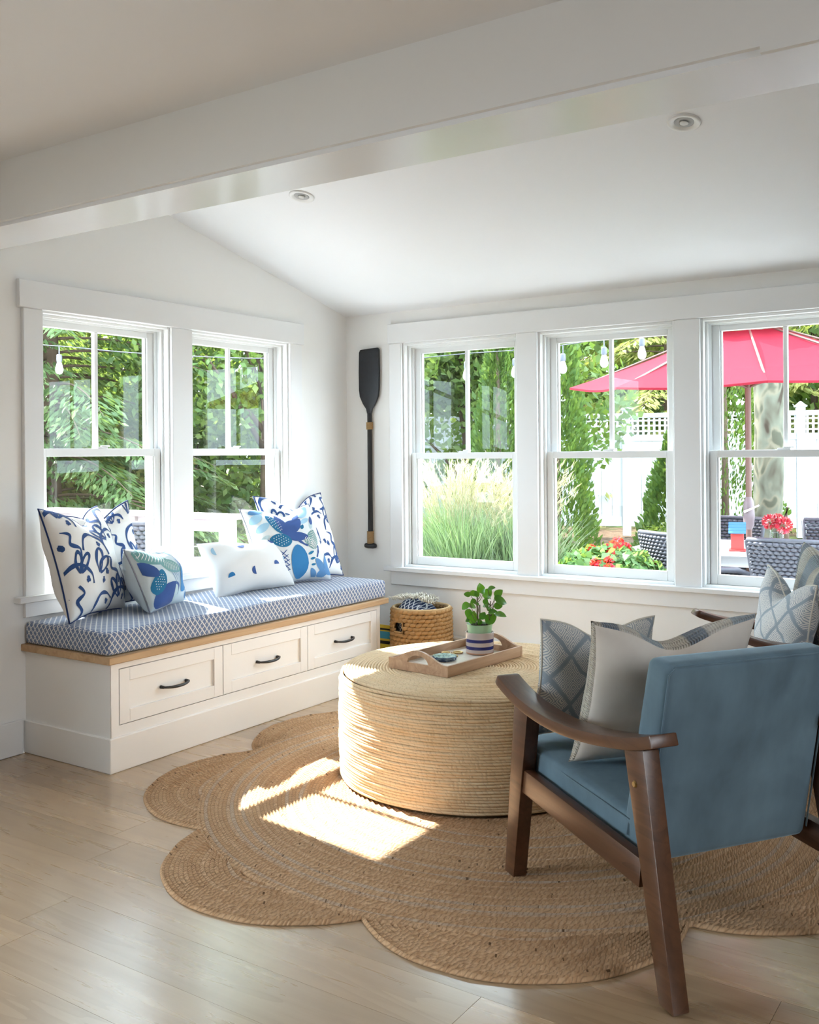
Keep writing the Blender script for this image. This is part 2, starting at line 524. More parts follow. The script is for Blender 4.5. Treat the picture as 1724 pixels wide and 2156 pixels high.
# unseen door added in the left wall to let daylight in
d = thing('door_1', 'white glazed door added out of view along the left wall', 'door', kind='structure')
for a0, a1 in ((-5.1, -5.0), (-4.1, -4.0)):
    box('stile', MAT['vinyl'], (-0.1, -0.05, a0, a1, 0.0, 2.1), d, 0.003, 1)
for z0, z1 in ((0.0, 0.18), (2.0, 2.1)):
    box('rail', MAT['vinyl'], (-0.1, -0.05, -5.0, -4.1, z0, z1), d, 0.003, 1)
box('pane', MAT['glass'], (-0.077, -0.073, -5.0, -4.1, 0.18, 2.0), d)

# baseboards and the baseboard heater
tag(box('baseboard_left', MAT['trim'], (0.0, 0.016, -4.0, -2.275, 0.0, 0.144), None, 0.003, 1), 'tall white baseboard left of the bench', 'baseboard', kind='structure')
h = thing('baseboard_heater', 'long low white baseboard heater under the three windows', 'heater')
MB().box(0.60, 4.2, -0.012, -0.001, 0.0, 0.215).box(0.60, 4.2, -0.060, -0.012, 0.200, 0.215).build('back_panel', MAT['white_metal'], h, bevel=0.002, seg=1)
MB().box(0.60, 4.2, -0.066, -0.060, 0.045, 0.165).build('front_cover', MAT['white_metal'], h, bevel=0.002, seg=1)
MB().box(0.605, 4.195, -0.058, -0.013, 0.03, 0.198).build('fins', MAT['dark'], h)
box('end_cap', MAT['white_metal'], (0.58, 0.60, -0.07, -0.001, 0.0, 0.218), h, 0.002, 1)

# ================================================================== WINDOW BENCH
BX, BY0, BY1 = 0.543, -2.25, -0.425
bench = thing('storage_bench', 'white built-in window bench with three drawers', 'bench', (0, 0, 0))
body = MB().box(0.0, BX - 0.02, BY0 + 0.002, BY1 - 0.002, 0.0, 0.432)
body.build('body', MAT['cabinet'], bench)
fr = MB()   # face frame
fr.box(BX - 0.02, BX, BY0, BY1, 0.406, 0.432).box(BX - 0.02, BX, BY0, BY1, 0.0, 0.180)
fr.box(BX - 0.02, BX, BY0, -2.209, 0.180, 0.406).box(BX - 0.02, BX, -0.454, BY1, 0.180, 0.406)
fr.box(0.0, BX, BY0 - 0.001, BY0 + 0.002, 0.0, 0.432)
fr.build('face_frame', MAT['cabinet'], bench)
MB().box(0.0, BX + 0.012, BY0 - 0.013, BY1 + 0.012, 0.0, 0.138).build('plinth', MAT['cabinet'], bench, bevel=0.003, seg=1)
MB().box(BX - 0.0195, BX - 0.016, -2.209, -0.454, 0.180, 0.406).build('drawer_recess', MAT['dark'], bench)
for y0, y1 in ((-2.206, -1.631), (-1.627, -1.043), (-1.039, -0.457)):
    z0, z1 = 0.183, 0.403
    dr = MB()
    st, rl = 0.052, 0.052
    dr.box(BX - 0.014, BX + 0.001, y0, y0 + st, z0, z1).box(BX - 0.014, BX + 0.001, y1 - st, y1, z0, z1)
    dr.box(BX - 0.014, BX + 0.001, y0 + st, y1 - st, z0, z0 + rl).box(BX - 0.014, BX + 0.001, y0 + st, y1 - st, z1 - rl, z1)
    D = dr.build('drawer', MAT['cabinet'], bench, bevel=0.0012, seg=1)
    MB().box(BX - 0.015, BX - 0.010, y0 + st, y1 - st, z0 + rl, z1 - rl).build('drawer_panel', MAT['cabinet'], D)
    yc, zc = (y0 + y1) / 2 + 0.005, (z0 + z1) / 2 - 0.005
    hd = MB()
    path, rad = [], []
    for k in range(15):
        a = k / 14
        yy = yc + (a - 0.5) * 0.148
        xx = BX + 0.026 - 0.020 * abs(2 * a - 1) ** 3.2
        path.append((xx, yy, zc - 0.004 * math.sin(PI * a))); rad.append(0.0042 + 0.0024 * math.sin(PI * a))
    hd.tube(path, rad, 10)
    for sg in (-1, 1):
        hd.tube([(BX - 0.008, yc + sg * 0.070, zc), (BX + 0.010, yc + sg * 0.070, zc)], [0.0075, 0.006], 12)
        hd.lathe([(0.0085, -0.002), (0.0085, 0.002)], 12, (BX + 0.004, yc + sg * 0.070, zc))
    hd.build('handle', MAT['black_metal'], D, smooth='auto')
bt = tag(box('oak_worktop', MAT['oak'], (0.0, BX + 0.024, BY0 - 0.024, BY1 + 0.052, 0.432, 0.461), None, 0.0025, 1), 'oak board top lying along the window bench', 'worktop')

def trellis_mat():
    t = NT('blue_trellis_fabric')
    u, v, _ = t.sep(t.uv())
    x = t.m('DIVIDE', u, 0.0275); yv = t.m('DIVIDE', v, 0.0330)
    wob = t.m('MULTIPLY', t.m('SINE', t.m('MULTIPLY', yv, 2 * PI * 2)), 0.05)
    d1 = t.m('FRACT', t.m('ADD', t.m('ADD', x, yv), wob)); d2 = t.m('FRACT', t.m('ADD', t.m('SUBTRACT', x, yv), wob))
    e1 = t.m('ABSOLUTE', t.m('SUBTRACT', d1, 0.5)); e2 = t.m('ABSOLUTE', t.m('SUBTRACT', d2, 0.5))
    e = t.m('MAXIMUM', e1, e2)
    line = t.rng(e, 0.385, 0.425)
    stripe = t.rng(t.m('SINE', t.m('MULTIPLY', v, 2 * PI / 0.0037)), 0.55, 0.95, 0.0, 0.42)
    f = t.m('MAXIMUM', line, stripe)
    weave = t.noise(t.uv(), 900, 2)
    col = t.mix(f, (0.055, 0.115, 0.27), (0.80, 0.79, 0.76))
    col = t.mix(t.m('MULTIPLY', weave, 0.25), col, (0.35, 0.38, 0.45))
    t.base(col, 0.85, 0.2, Sheen_Weight=0.2)
    t.bump(t.m('ADD', t.m('MULTIPLY', f, 0.5), weave), 0.25, 0.0015)
    return t.mat
MAT['trellis'] = trellis_mat()
def cushion_mesh(x0, x1, y0, y1, z0, z1, r=0.022, nx=14, ny=44, puff=0.006):
    """box cushion with rounded edges and a slightly crowned, uneven top"""
    bm = bmesh.new()
    me = bpy.data.meshes.new('cushion')
    MBx = MB().box(x0, x1, y0, y1, z0, z1)
    o = MBx.build('bench_cushion', MAT['trellis'], bevel=r, seg=4)
    bm.from_mesh(o.data)
    bmesh.ops.subdivide_edges(bm, edges=[e for e in bm.edges if e.calc_length() > 0.3], cuts=20, use_grid_fill=True)
    for v in bm.verts:
        a = (v.co.x - x0) / (x1 - x0); b = (v.co.y - y0) / (y1 - y0)
        s_ = max(0, math.sin(PI * min(max(a, 0), 1))) ** 0.5 * max(0, math.sin(PI * min(max(b, 0), 1))) ** 0.25
        if v.co.z > (z0 + z1) / 2:
            v.co.z += puff * s_ + 0.0025 * math.sin(v.co.y * 9) * math.sin(v.co.x * 14 + 1) - 0.004 * (1 - s_)
        v.co.x += 0.003 * math.sin(v.co.y * 6.5) * (1 if a > 0.5 else 0)
    bm.to_mesh(o.data); bm.free()
    o.data.polygons.foreach_set('use_smooth', [True] * len(o.data.polygons))
    return o
cu = cushion_mesh(0.010, BX + 0.004, BY0 - 0.012, BY1 + 0.06, 0.4615, 0.560)
box_uv(cu)
tag(cu, 'long bench cushion in blue and white trellis fabric', 'cushion')

# ================================================================== PILLOWS
def sgn_pow(x, p): return np.sign(x) * np.abs(x) ** p
class Pillow:
    def __init__(s, a, b, th, pinch=0.07, dent=0.0, seed=0, full=0.46, dent_u=0.0):
        s.a, s.b, s.th, s.pinch, s.dent, s.full, s.du = a, b, th, pinch, dent, full, dent_u
        r = np.random.default_rng(seed)
        s.ph = r.uniform(0, 6.28, 8); s.sd = seed
    def S(s, u, v, side=1):
        u = np.asarray(u, float); v = np.asarray(v, float)
        x = s.a * u * (1 - s.pinch * (1 - v ** 2) * u ** 2)
        y = s.b * v * (1 - s.pinch * (1 - u ** 2) * v ** 2)
        g = np.clip((1 - u ** 2) * (1 - v ** 2), 0, None)
        z = s.th * g ** s.full
        ad = np.abs(v)
        # soft creases running in from the corners and seams
        z = z + 0.006 * np.sqrt(g) * (np.sin(5.5 * u + 3 * v + s.ph[0]) * 0.6 + np.sin(-4 * u + 6 * v + s.ph[1]) * 0.6 + np.sin(9 * u * v + s.ph[2]))
        k = np.exp(-((u - s.du) / 0.42) ** 2) * np.clip((v + 0.25) / 1.25, 0, 1) ** 2
        y = y - s.dent * k
        z = z * (1 - 0.35 * k * min(1, s.dent * 9)) + 0.010 * k * g
        y = y + 0.004 * np.sin(4 * u + s.ph[3]) * (1 - np.abs(u))
        return np.stack([x, y, side * z], -1)
    def N(s, u, v, side=1):
        e = 1e-3
        a = s.S(np.clip(u + e, -1, 1), v, side) - s.S(np.clip(u - e, -1, 1), v, side)
        b = s.S(u, np.clip(v + e, -1, 1), side) - s.S(u, np.clip(v - e, -1, 1), side)
        n = np.cross(a, b) * side
        return n / (np.linalg.norm(n, axis=-1, keepdims=True) + 1e-12)
    def cover(s, parent, mats, n=30, rim=0.0):
        t = np.sin(np.linspace(-1, 1, n + 1) * PI / 2)
        t = 0.5 * t + 0.5 * np.linspace(-1, 1, n + 1)
        mb = MB()
        for side, mi in ((1, 0), (-1, 1)):
            U, V = np.meshgrid(t, t, indexing='ij')
            P = s.S(U, V, side)
            o = len(mb.v)
            mb.v.extend(map(tuple, P.reshape(-1, 3)))
            for i in range(n):
                for j in range(n):
                    q = [(i, j), (i + 1, j), (i + 1, j + 1), (i, j + 1)]
                    mb.f.append(tuple(o + a * (n + 1) + b for a, b in q))
                    mb.uv.append([(t[a] * s.a, t[b] * s.b) for a, b in q])
                    um, vm = (t[i] + t[i + 1]) / 2, (t[j] + t[j + 1]) / 2
                    other = rim and mi == 0 and (max(abs(um), abs(vm)) > 1 - rim)
                    mb.mi.append((1 if other else mi) if len(mats) > 1 else 0)
        ob = mb.build('cover', mats, parent, smooth=True)
        bm = bmesh.new(); bm.from_mesh(ob.data)
        bmesh.ops.remove_doubles(bm, verts=bm.verts, dist=0.0004)
        bmesh.ops.recalc_face_normals(bm, faces=bm.faces)
        bm.to_mesh(ob.data); bm.free()
        return ob
    def piping(s, parent, mat, r=0.0035):
        w_ = np.linspace(-1, 1, 26)[:-1]
        uv = [(x, -1) for x in w_] + [(1, x) for x in w_] + [(-x, 1) for x in w_] + [(-1, -x) for x in w_]
        P = [tuple(s.S(a, b)) for a, b in uv]
        return MB().tube(P, r, 7, closed=True).build('piping', mat, parent, smooth=True)
    def strokes(s, parent, name, mat, lines, side=1, off=0.0011):
        """brush strokes lying on the cloth: list of (points, width)"""
        mb = MB()
        for pts, wd in lines:
            C_ = np.array([(p.x, p.y) for p in catmull([(a, b, 0) for a, b in pts], 6)])
            d = np.gradient(C_, axis=0)
            d = d * np.array([s.a, s.b])
            nn = np.stack([-d[:, 1], d[:, 0]], 1); nn /= (np.linalg.norm(nn, axis=1, keepdims=True) + 1e-9)
            k = np.linspace(0, 1, len(C_))
            ww = wd * (0.55 + 0.45 * np.sin(PI * np.clip(k * 1.08, 0, 1)) + 0.22 * np.sin(k * 17 + C_[0, 0] * 9)) * 0.5
            rows = []
            for sg in (-1, -0.33, 0.33, 1):
                q = C_ + sg * ww[:, None] * nn / np.array([s.a, s.b])
                q = np.clip(q, -0.985, 0.985)
                rows.append(s.S(q[:, 0], q[:, 1], side) + s.N(q[:, 0], q[:, 1], side) * off)
            o = len(mb.v)
            L = len(C_)
            for r_ in rows: mb.v.extend(map(tuple, r_))
            for j in range(3):
                for i in range(L - 1):
                    mb.f.append((o + j * L + i, o + j * L + i + 1, o + (j + 1) * L + i + 1, o + (j + 1) * L + i)); mb.uv.append(None); mb.mi.append(0)
        return mb.build(name, mat, parent, smooth=True)
    def shapes(s, parent, name, mats, items, side=1, off=0.0009):
        """filled printed shapes: list of (outline points in uv, material index)"""
        mb = MB()
        for it, (poly, mi) in enumerate(items):
            p = np.array(poly, float)
            c = p.mean(0)
            n = len(p); rings = 5
            o = len(mb.v)
            oo = off + 0.00025 * (it % 6)
            for k in range(rings + 1):
                q = np.clip(c + (p - c) * (k / rings), -0.985, 0.985)
                P = s.S(q[:, 0], q[:, 1], side) + s.N(q[:, 0], q[:, 1], side) * oo
                mb.v.extend(map(tuple, P))
            for k in range(rings):
                for i in range(n):
                    j = (i + 1) % n
                    mb.f.append((o + k * n + i, o + k * n + j, o + (k + 1) * n + j, o + (k + 1) * n + i)); mb.uv.append(None); mb.mi.append(mi)
        return mb.build(name, mats, parent, smooth=True)

def place_pillow(o, BL, BR, b, zsurf, lean, roll=0.0, front=None):
    """stand a pillow on its bottom edge between two floor-plan points"""
    BL = Vector((BL[0], BL[1], 0)); BR = Vector((BR[0], BR[1], 0))
    r = (BR - BL).normalized()
    n = r.cross(Z)
    up = (Z * math.cos(lean) - n * math.sin(lean)).normalized()
    n2 = r.cross(up)
    rot = Matrix.Rotation(roll, 3, n2)
    r = rot @ r; up = rot @ up
    mid = (BL + BR) / 2 + Vector((0, 0, zsurf))
    mw = Matrix((r, up, n2)).transposed().to_4x4()
    mw.translation = mid + up * b
    o.matrix_world = mw
def leafshape(cx, cy, L, W, ang, n=22, tip=1.0, ab=1.0):
    """pointed leaf outline"""
    out = []
    ca, sa = math.cos(ang), math.sin(ang)
    for k in range(n):
        t = 2 * PI * k / n
        x = math.cos(t); yv = math.sin(t) * abs(math.sin(t)) ** 0.25 * (1 - 0.18 * tip * math.cos(t))
        out.append((cx + (x * L * ca - yv * W * sa), cy + (x * L * sa + yv * W * ca) * ab))
    return out
def half_disc(cx, cy, r, ang, ab=1.0):
    pts = []
    for k in range(13):
        t = PI * k / 12
        x, yv = r * math.cos(t), r * math.sin(t)
        pts.append((cx + x * math.cos(ang) - yv * math.sin(ang), cy + (x * math.sin(ang) + yv * math.cos(ang)) * ab))
    return pts

def cloth(name, col, rough=0.9, scale=700, var=0.05, sheen=0.15):
    t = NT(name)
    wv = t.noise(t.coord(), scale, 2)
    big = t.noise(t.coord(), 6, 3)
    c = t.mix(big, tuple(x * (1 - var) for x in col), tuple(min(1, x * (1 + var)) for x in col))
    t.base(c, rough, 0.2, Sheen_Weight=sheen)
    t.bump(wv, 0.2, 0.001)
    return t.mat
MAT['white_cotton'] = cloth('white_cotton', (0.80, 0.785, 0.76))
MAT['ink'] = cloth('navy_ink_print', (0.028, 0.075, 0.22), 0.9, 300, 0.3)
MAT['navy_cord'] = cloth('navy_cord', (0.018, 0.04, 0.14))
MAT['speckle_cord'] = cloth('speckled_cord', (0.25, 0.27, 0.33), 0.9, 500, 0.9)
MAT['linen'] = cloth('white_linen', (0.80, 0.80, 0.79))
PR = [cloth('print_' + n, c, 0.9, 400, 0.18) for n, c in (('navy', (0.045, 0.10, 0.30)), ('teal', (0.02, 0.17, 0.33)), ('blue', (0.035, 0.20, 0.44)), ('sky', (0.34, 0.55, 0.70)),
      ('sage', (0.16, 0.34, 0.34)), ('white', (0.80, 0.80, 0.79)), ('mid', (0.10, 0.25, 0.48)), ('mist', (0.52, 0.66, 0.70)))]
NAVY, TEAL, BLUE, SKY, SAGE, WHT, MID, MIST = range(8)

def loop_strokes(seed, n=15):
    """loose brush-line print: long looped petals, arcs and dabs"""
    r = random.Random(seed)
    L = []
    k = 0
    cells = [(i, j) for i in range(4) for j in range(4)]
    for i, j in cells:
        cx = -0.78 + i * 0.52 + r.uniform(-.08, .08); cy = -0.78 + j * 0.52 + r.uniform(-.08, .08)
        a = r.uniform(0.9, 2.2)
        kind = (i * 3 + j * 2 + seed) % 4
        def rot(x, y_, an): return (cx + x * math.cos(an) - y_ * math.sin(an), cy + x * math.sin(an) + y_ * math.cos(an))
        if kind in (0, 1):
            for s_ in (-1, 1):
                an = a + s_ * 0.28
                w_ = r.uniform(.06, .09); h_ = r.uniform(.36, .5)
                L.append(([rot(x, y_, an) for x, y_ in ((0, 0), (h_ * .4, w_), (h_ * .85, w_ * .8), (h_, 0), (h_ * .8, -w_ * .8), (h_ * .35, -w_ * .8), (0.02, -.02))], 0.015))
        if kind in (1, 2):
            L.append(([rot(x, y_, a - 1.2) for x, y_ in ((-.30, -.12), (-.16, .10), (.06, .16), (.26, .02), (.30, -.16))], 0.017))
        if kind == 3:
            L.append(([rot(x, y_, a) for x, y_ in ((-.28, .05), (-.12, -.10), (.06, .06), (.2, -.04), (.32, .08))], 0.016))
            L.append(([rot(.05, .2, a), rot(.10, .24, a), rot(.14, .2, a)], 0.022))
        if kind != 3:
            L.append(([rot(-.08, -.16, a), rot(-.03, -.19, a), rot(.02, -.15, a)], 0.02))
    return L
def line_pillow(label, BL, BR, a, b, lean, seed, th=0.095, dent=0.05, roll=0.0, zs_=0.562):
    o = thing('throw_pillow', label, 'pillow', group='pillows on the window bench')
    p = Pillow(a, b, th, 0.09, dent, seed)
    p.cover(o, [MAT['white_cotton']])
    p.piping(o, MAT['navy_cord'], 0.0036)
    p.strokes(o, 'print', MAT['ink'], loop_strokes(seed))
    place_pillow(o, BL, BR, b, zs_, lean, roll)
    return o
line_pillow('large white pillow with navy brush-line print at the left end of the bench', (0.30, -2.255), (0.10, -1.80), 0.245, 0.245, 0.30, 3, 0.10, 0.07, -0.03)
line_pillow('white pillow with navy brush-line print tucked behind another against the left window', (0.155, -2.08), (0.085, -1.64), 0.23, 0.235, 0.20, 5, 0.05, 0.05, 0.10)
line_pillow('white pillow with navy brush-line print standing in the corner behind the leafy pillow', (0.195, -0.87), (0.235, -0.355), 0.262, 0.25, 0.36, 8, 0.085, 0.075, 0.0)

def floral(p, o, mirror=1, part=0):
    ab = 1.0
    S = []
    L = leafshape
    if part == 0:
        S += [(L(-.42, .47, .30, .15, 2.05), TEAL), (L(-.24, .42, .36, .14, 1.82), NAVY), (L(.06, .42, .32, .20, .62), NAVY), (L(.10, .07, .28, .13, -.12), NAVY),
              (L(-.40, .03, .30, .17, 2.98), TEAL), (L(-.03, -.56, .42, .26, 1.52, tip=.3), BLUE), (L(.50, -.03, .27, .18, 1.05), SAGE), (L(.40, -.12, .22, .14, 2.5), SAGE),
              (L(.30, .33, .08, .05, .9), TEAL), (L(.68, .48, .14, .06, 1.1), NAVY), (L(.26, .70, .17, .07, .35), NAVY), (L(.55, .78, .26, .13, .55), SKY),
              (L(.45, .50, .17, .07, .25), SKY), (L(.62, .36, .15, .06, .9), MIST), (L(-.06, .70, .09, .03, .1), SKY),
              (L(.58, -.68, .20, .11, 2.3), MID), (L(.84, -.60, .22, .11, 1.25), MID), (L(.92, -.82, .20, .09, .1), MID), (L(.66, -.88, .20, .09, .3), MID), (L(.36, -.88, .14, .08, 2.1), MID),
              (L(.34, -.38, .10, .032, .35), TEAL), (L(.37, -.52, .08, .03, .2), TEAL), (L(.37, -.67, .07, .028, .1), TEAL),
              (L(-.80, .66, .20, .10, .6), SKY), (L(-.75, .40, .20, .09, .5), SKY), (L(-.78, .12, .12, .06, .5), MIST), (L(-.72, .86, .20, .08, .2), MID)]
    else:
        S += [(L(-.55, .55, .42, .24, -.5), SAGE), (L(-.05, .12, .40, .20, -.4), SAGE), (L(-.45, -.72, .42, .30, .3, tip=.2), NAVY), (L(-.70, -.25, .30, .16, 1.2), TEAL),
              (L(-.86, .2, .26, .12, 2.0), NAVY), (L(.62, -.25, .42, .26, 1.05, tip=.3), BLUE), (L(.30, .62, .22, .10, -.5), MID), (L(.55, .70, .26, .12, .6), SKY),
              (L(.12, -.62, .22, .09, 1.3), MIST), (L(-.16, -.70, .20, .08, 1.8), MIST), (L(.80, .42, .22, .10, 1.4), SKY), (L(.2, .85, .2, .08, .2), SKY), (L(.85, -.75, .2, .1, .4), MID)]
    if part == 1:   # the print is larger on the small pillow
        S = [((np.array(q) - np.array(q).mean(0)) * 1.22 + np.array(q).mean(0), m_) for q, m_ in S]
    S2 = [(np.clip(np.array(q), -.97, .97), m_) for q, m_ in S]
    p.shapes(o, 'print', PR, S2)
    # dots and pale stripes over the leaves
    D = []
    r = random.Random(5 + part)
    spots = ((-.42, .47, .30, .15, 2.05), (-.40, .03, .30, .17, 2.98)) if part == 0 else ((-.70, -.25, .30, .16, 1.2),)
    for cx, cy, Lh, Wh, an in spots:
        for i in range(-4, 5):
            for j in range(-2, 3):
                x, y_ = i / 4.6 * Lh, (j + (i % 2) * .5) / 2.6 * Wh
                if (x / Lh) ** 2 + (y_ / Wh) ** 2 < .72:
                    px, py = cx + x * math.cos(an) - y_ * math.sin(an), cy + x * math.sin(an) + y_ * math.cos(an)
                    D.append(([(px + .013 * math.cos(q), py + .013 * math.sin(q)) for q in np.linspace(0, 2 * PI, 7)[:-1]], WHT))
    p.shapes(o, 'print_dots', PR, D, off=0.0024)
    lines = []
    lv = ((.50, -.03, .27, .18, 1.05), (.40, -.12, .22, .14, 2.5)) if part == 0 else ((-.55, .55, .42, .24, -.5), (-.05, .12, .40, .20, -.4))
    for cx, cy, Lh, Wh, an in lv:
        for i in range(-4, 5):
            x = i / 5 * Lh; h = Wh * math.sqrt(max(0, 1 - (x / Lh) ** 2)) * .85
            q = [(x - .25 * abs(y_), y_) for y_ in (-h, -h / 2, 0, h / 2, h)]
            lines.append(([(cx + a * math.cos(an) - c_ * math.sin(an), cy + a * math.sin(an) + c_ * math.cos(an)) for a, c_ in q], 0.0035))
    p.strokes(o, 'print_veins', PR[WHT], lines, off=0.0026)
    ln = []
    if part == 0:
        ln += [([(0, .1), (.06, -.02), (.2, -.16), (.30, -.20)], .014), ([(.62, -.2), (.58, -.35), (.50, -.5)], .012)]
        for k in range(6):
            ln.append(([(-.52, -.35 - .1 * k), (-.32, -.22 - .12 * k)], .005)); ln.append(([(-.50, -.22 - .11 * k), (-.34, -.42 - .1 * k)], .005))
    else:
        for k in range(7):
            ln.append(([(.30, -.1 + .1 * k), (.62, .28 + .08 * k)], .004)); ln.append(([(.68, .0 + .09 * k), (.34, .3 + .07 * k)], .004))
        for k in range(5):
            ln.append(([(-.2 + .1 * k, -.5), (-.18 + .1 * k, -.2), (-.22 + .1 * k, 0.0)], .005))
    p.strokes(o, 'print_lines', PR[NAVY] if part == 0 else PR[MID], ln, off=0.0012)
o = thing('throw_pillow', 'square white pillow with big blue leaf print beside the corner', 'pillow', group='pillows on the window bench')
p = Pillow(0.235, 0.225, 0.10, 0.09, 0.055, 21, dent_u=0.1)
p.cover(o, [cloth('floral_ground', (0.74, 0.77, 0.78))]); p.piping(o, MAT['speckle_cord'], 0.003); floral(p, o, 1, 0)
place_pillow(o, (0.235, -1.03), (0.325, -0.575), 0.225, 0.562, 0.42, 0.02)
o = thing('throw_pillow', 'small pillow with green and blue leaf print leaning on the large brush-line pillow', 'pillow', group='pillows on the window bench')
p = Pillow(0.205, 0.150, 0.10, 0.07, 0.035, 23)
p.cover(o, [cloth('floral_ground_pale', (0.60, 0.69, 0.73))]); p.piping(o, MAT['speckle_cord'], 0.0035); floral(p, o, 1, 1)
place_pillow(o, (0.385, -1.90), (0.195, -1.545), 0.150, 0.562, 0.42, -0.05)
o = thing('throw_pillow', 'oblong white lumbar pillow with scattered blue half dots', 'pillow', group='pillows on the window bench')
p = Pillow(0.262, 0.150, 0.085, 0.09, 0.035, 25, dent_u=0.15)
p.cover(o, [MAT['linen']])
hd = []
for x, y_, c_, an in ((-.80, .55, SKY, 1.6), (-.22, .62, NAVY, 3.3), (.26, .60, SKY, .1), (.66, .72, NAVY, 2.6), (-.66, -.45, BLUE, 0.1), (-.10, -.42, NAVY, 1.6), (.48, -.28, NAVY, 0.05), (.86, -.1, SKY, .5)):
    hd.append((half_disc(x, y_, .082, an, 0.262 / 0.150), c_))
[p.shapes(o, 'half_dot', PR, [q]) for q in hd]
place_pillow(o, (0.25, -1.375), (0.315, -0.865), 0.150, 0.562, 0.50, 0.03)

# ================================================================== OAR
oar = thing('oar', 'black painted wooden oar hung upright on the white wall', 'oar', (0.186, -0.018, 0.0))
bl = []
for x, z in ((-.072, 1.868), (-.062, 1.884), (.0, 1.888), (.066, 1.890), (.074, 1.880), (.077, 1.75), (.074, 1.64), (.068, 1.60), (.045, 1.555), (.022, 1.525), (.0145, 1.495)): bl.append((x, z))
right = bl[4:]; left = [(-.0145, 1.495), (-.022, 1.525), (-.045, 1.555), (-.068, 1.60), (-.074, 1.64), (-.075, 1.75), (-.072, 1.868)]
outline = [(-.062, 1.884), (.0, 1.888), (.066, 1.890)] + right + left
MB().prism(outline, -0.008, 0.008, 'y').build('blade', flat('worn_black_paint', (0.012, 0.014, 0.020), 0.36, 0.5, var=0.4, vscale=40), oar, bevel=0.004, seg=2, smooth='auto')
MB().tube([(0, 0, 1.50), (0, 0, 1.42), (0, 0, .72)], [0.0145, 0.0145, 0.0155], 16).build('shaft', MAT['black_metal'], oar, smooth='auto')
JUTE = flat('jute_twine', (0.42, 0.27, 0.13), 0.9, 0.2, var=0.3, vscale=120, bump=0.5, bscale=300)
for z0, z1, nt in ((1.402, 1.446, 9), (0.716, 0.790, 14)):
    mb = MB()
    for k in range(nt):
        zz = z0 + (k + .5) * (z1 - z0) / nt
        mb.tube([(0.0185 * math.cos(q), 0.0185 * math.sin(q), zz + 0.001 * math.sin(q)) for q in np.linspace(0, 2 * PI, 21)[:-1]], (z1 - z0) / nt * .56, 6, closed=True)
    mb.build('twine_wrap', JUTE, oar, smooth=True)
MB().tube([(-.041, 0, .702), (-.038, 0, .702), (-.02, 0, .702), (.02, 0, .702), (.038, 0, .702), (.041, 0, .702)], [.006, .013, .0165, .0165, .013, .006], 14).build('grip', MAT['black_metal'], oar, smooth='auto')

# ================================================================== RUG
def braid_mat(name, c1, c2, c3):
    t = NT(name)
    u, v, _ = t.sep(t.uv())
    ring = t.m('FLOOR', v)
    vf = t.m('FRACT', v)
    half = t.m('ABSOLUTE', t.m('SUBTRACT', vf, 0.5))
    # herringbone strands of the braid
    wn = t.n('ShaderNodeTexWhiteNoise', noise_dimensions='1D'); t.put(wn.inputs['W'], ring)
    rn = wn.outputs['Value']
    jit = t.m('MULTIPLY', t.noise(t.comb(t.m('MULTIPLY', u, 12), t.m('MULTIPLY', ring, 5.3)), 1.0, 2), 5.0)
    ph = t.m('ADD', t.m('ADD', t.m('MULTIPLY', u, 1 / 0.017), t.m('MULTIPLY', half, 1.3)), t.m('ADD', t.m('MULTIPLY', rn, 40.0), jit))
    st = t.m('ABSOLUTE', t.m('SUBTRACT', t.m('FRACT', ph), 0.5))
    nz = t.noise(t.coord(), 9, 4)
    fine = t.noise(t.comb(t.m('MULTIPLY', u, 90), t.m('MULTIPLY', ring, 3.7)), 1.0, 4, 0.7)
    col = t.mix(t.m('ADD', t.m('MULTIPLY', rn, 0.75), t.m('MULTIPLY', nz, 0.35), clamp=True), c1, c2)
    groove = t.rng(half, 0.36, 0.5, 0.0, 0.55)
    col = t.mix(groove, col, (0.20, 0.115, 0.06))
    col = t.mix(t.rng(rn, 0.80, 0.86, 0, 0.5), col, (0.52, 0.48, 0.42))
    col = t.mix(t.rng(fine, 0.42, 0.75, 0, 0.75), col, c3)
    fleck = t.noise(t.comb(t.m('MULTIPLY', u, 60), t.m('MULTIPLY', ring, 9.1)), 1.0, 1)
    col = t.mix(t.rng(fleck, 0.70, 0.74, 0, 0.8), col, (0.09, 0.045, 0.022))
    col = t.mix(t.rng(st, 0.0, 0.2, 0.5, 0.0), col, (0.20, 0.115, 0.06))
    t.base(col, 0.92, 0.12)
    t.bump(t.m('ADD', t.m('MULTIPLY', st, 1.6), t.m('MULTIPLY', fine, .5)), 0.7, 0.003)
    return t.mat
MAT['jute'] = braid_mat('jute_braid', (0.56, 0.345, 0.19), (0.74, 0.51, 0.32), (0.42, 0.22, 0.10))
RC = Vector((1.95, -1.58, 0)); RR = 1.135
rug = thing('rug', 'scalloped braided jute rug under the round pouf', 'rug', (RC.x, RC.y, 0))
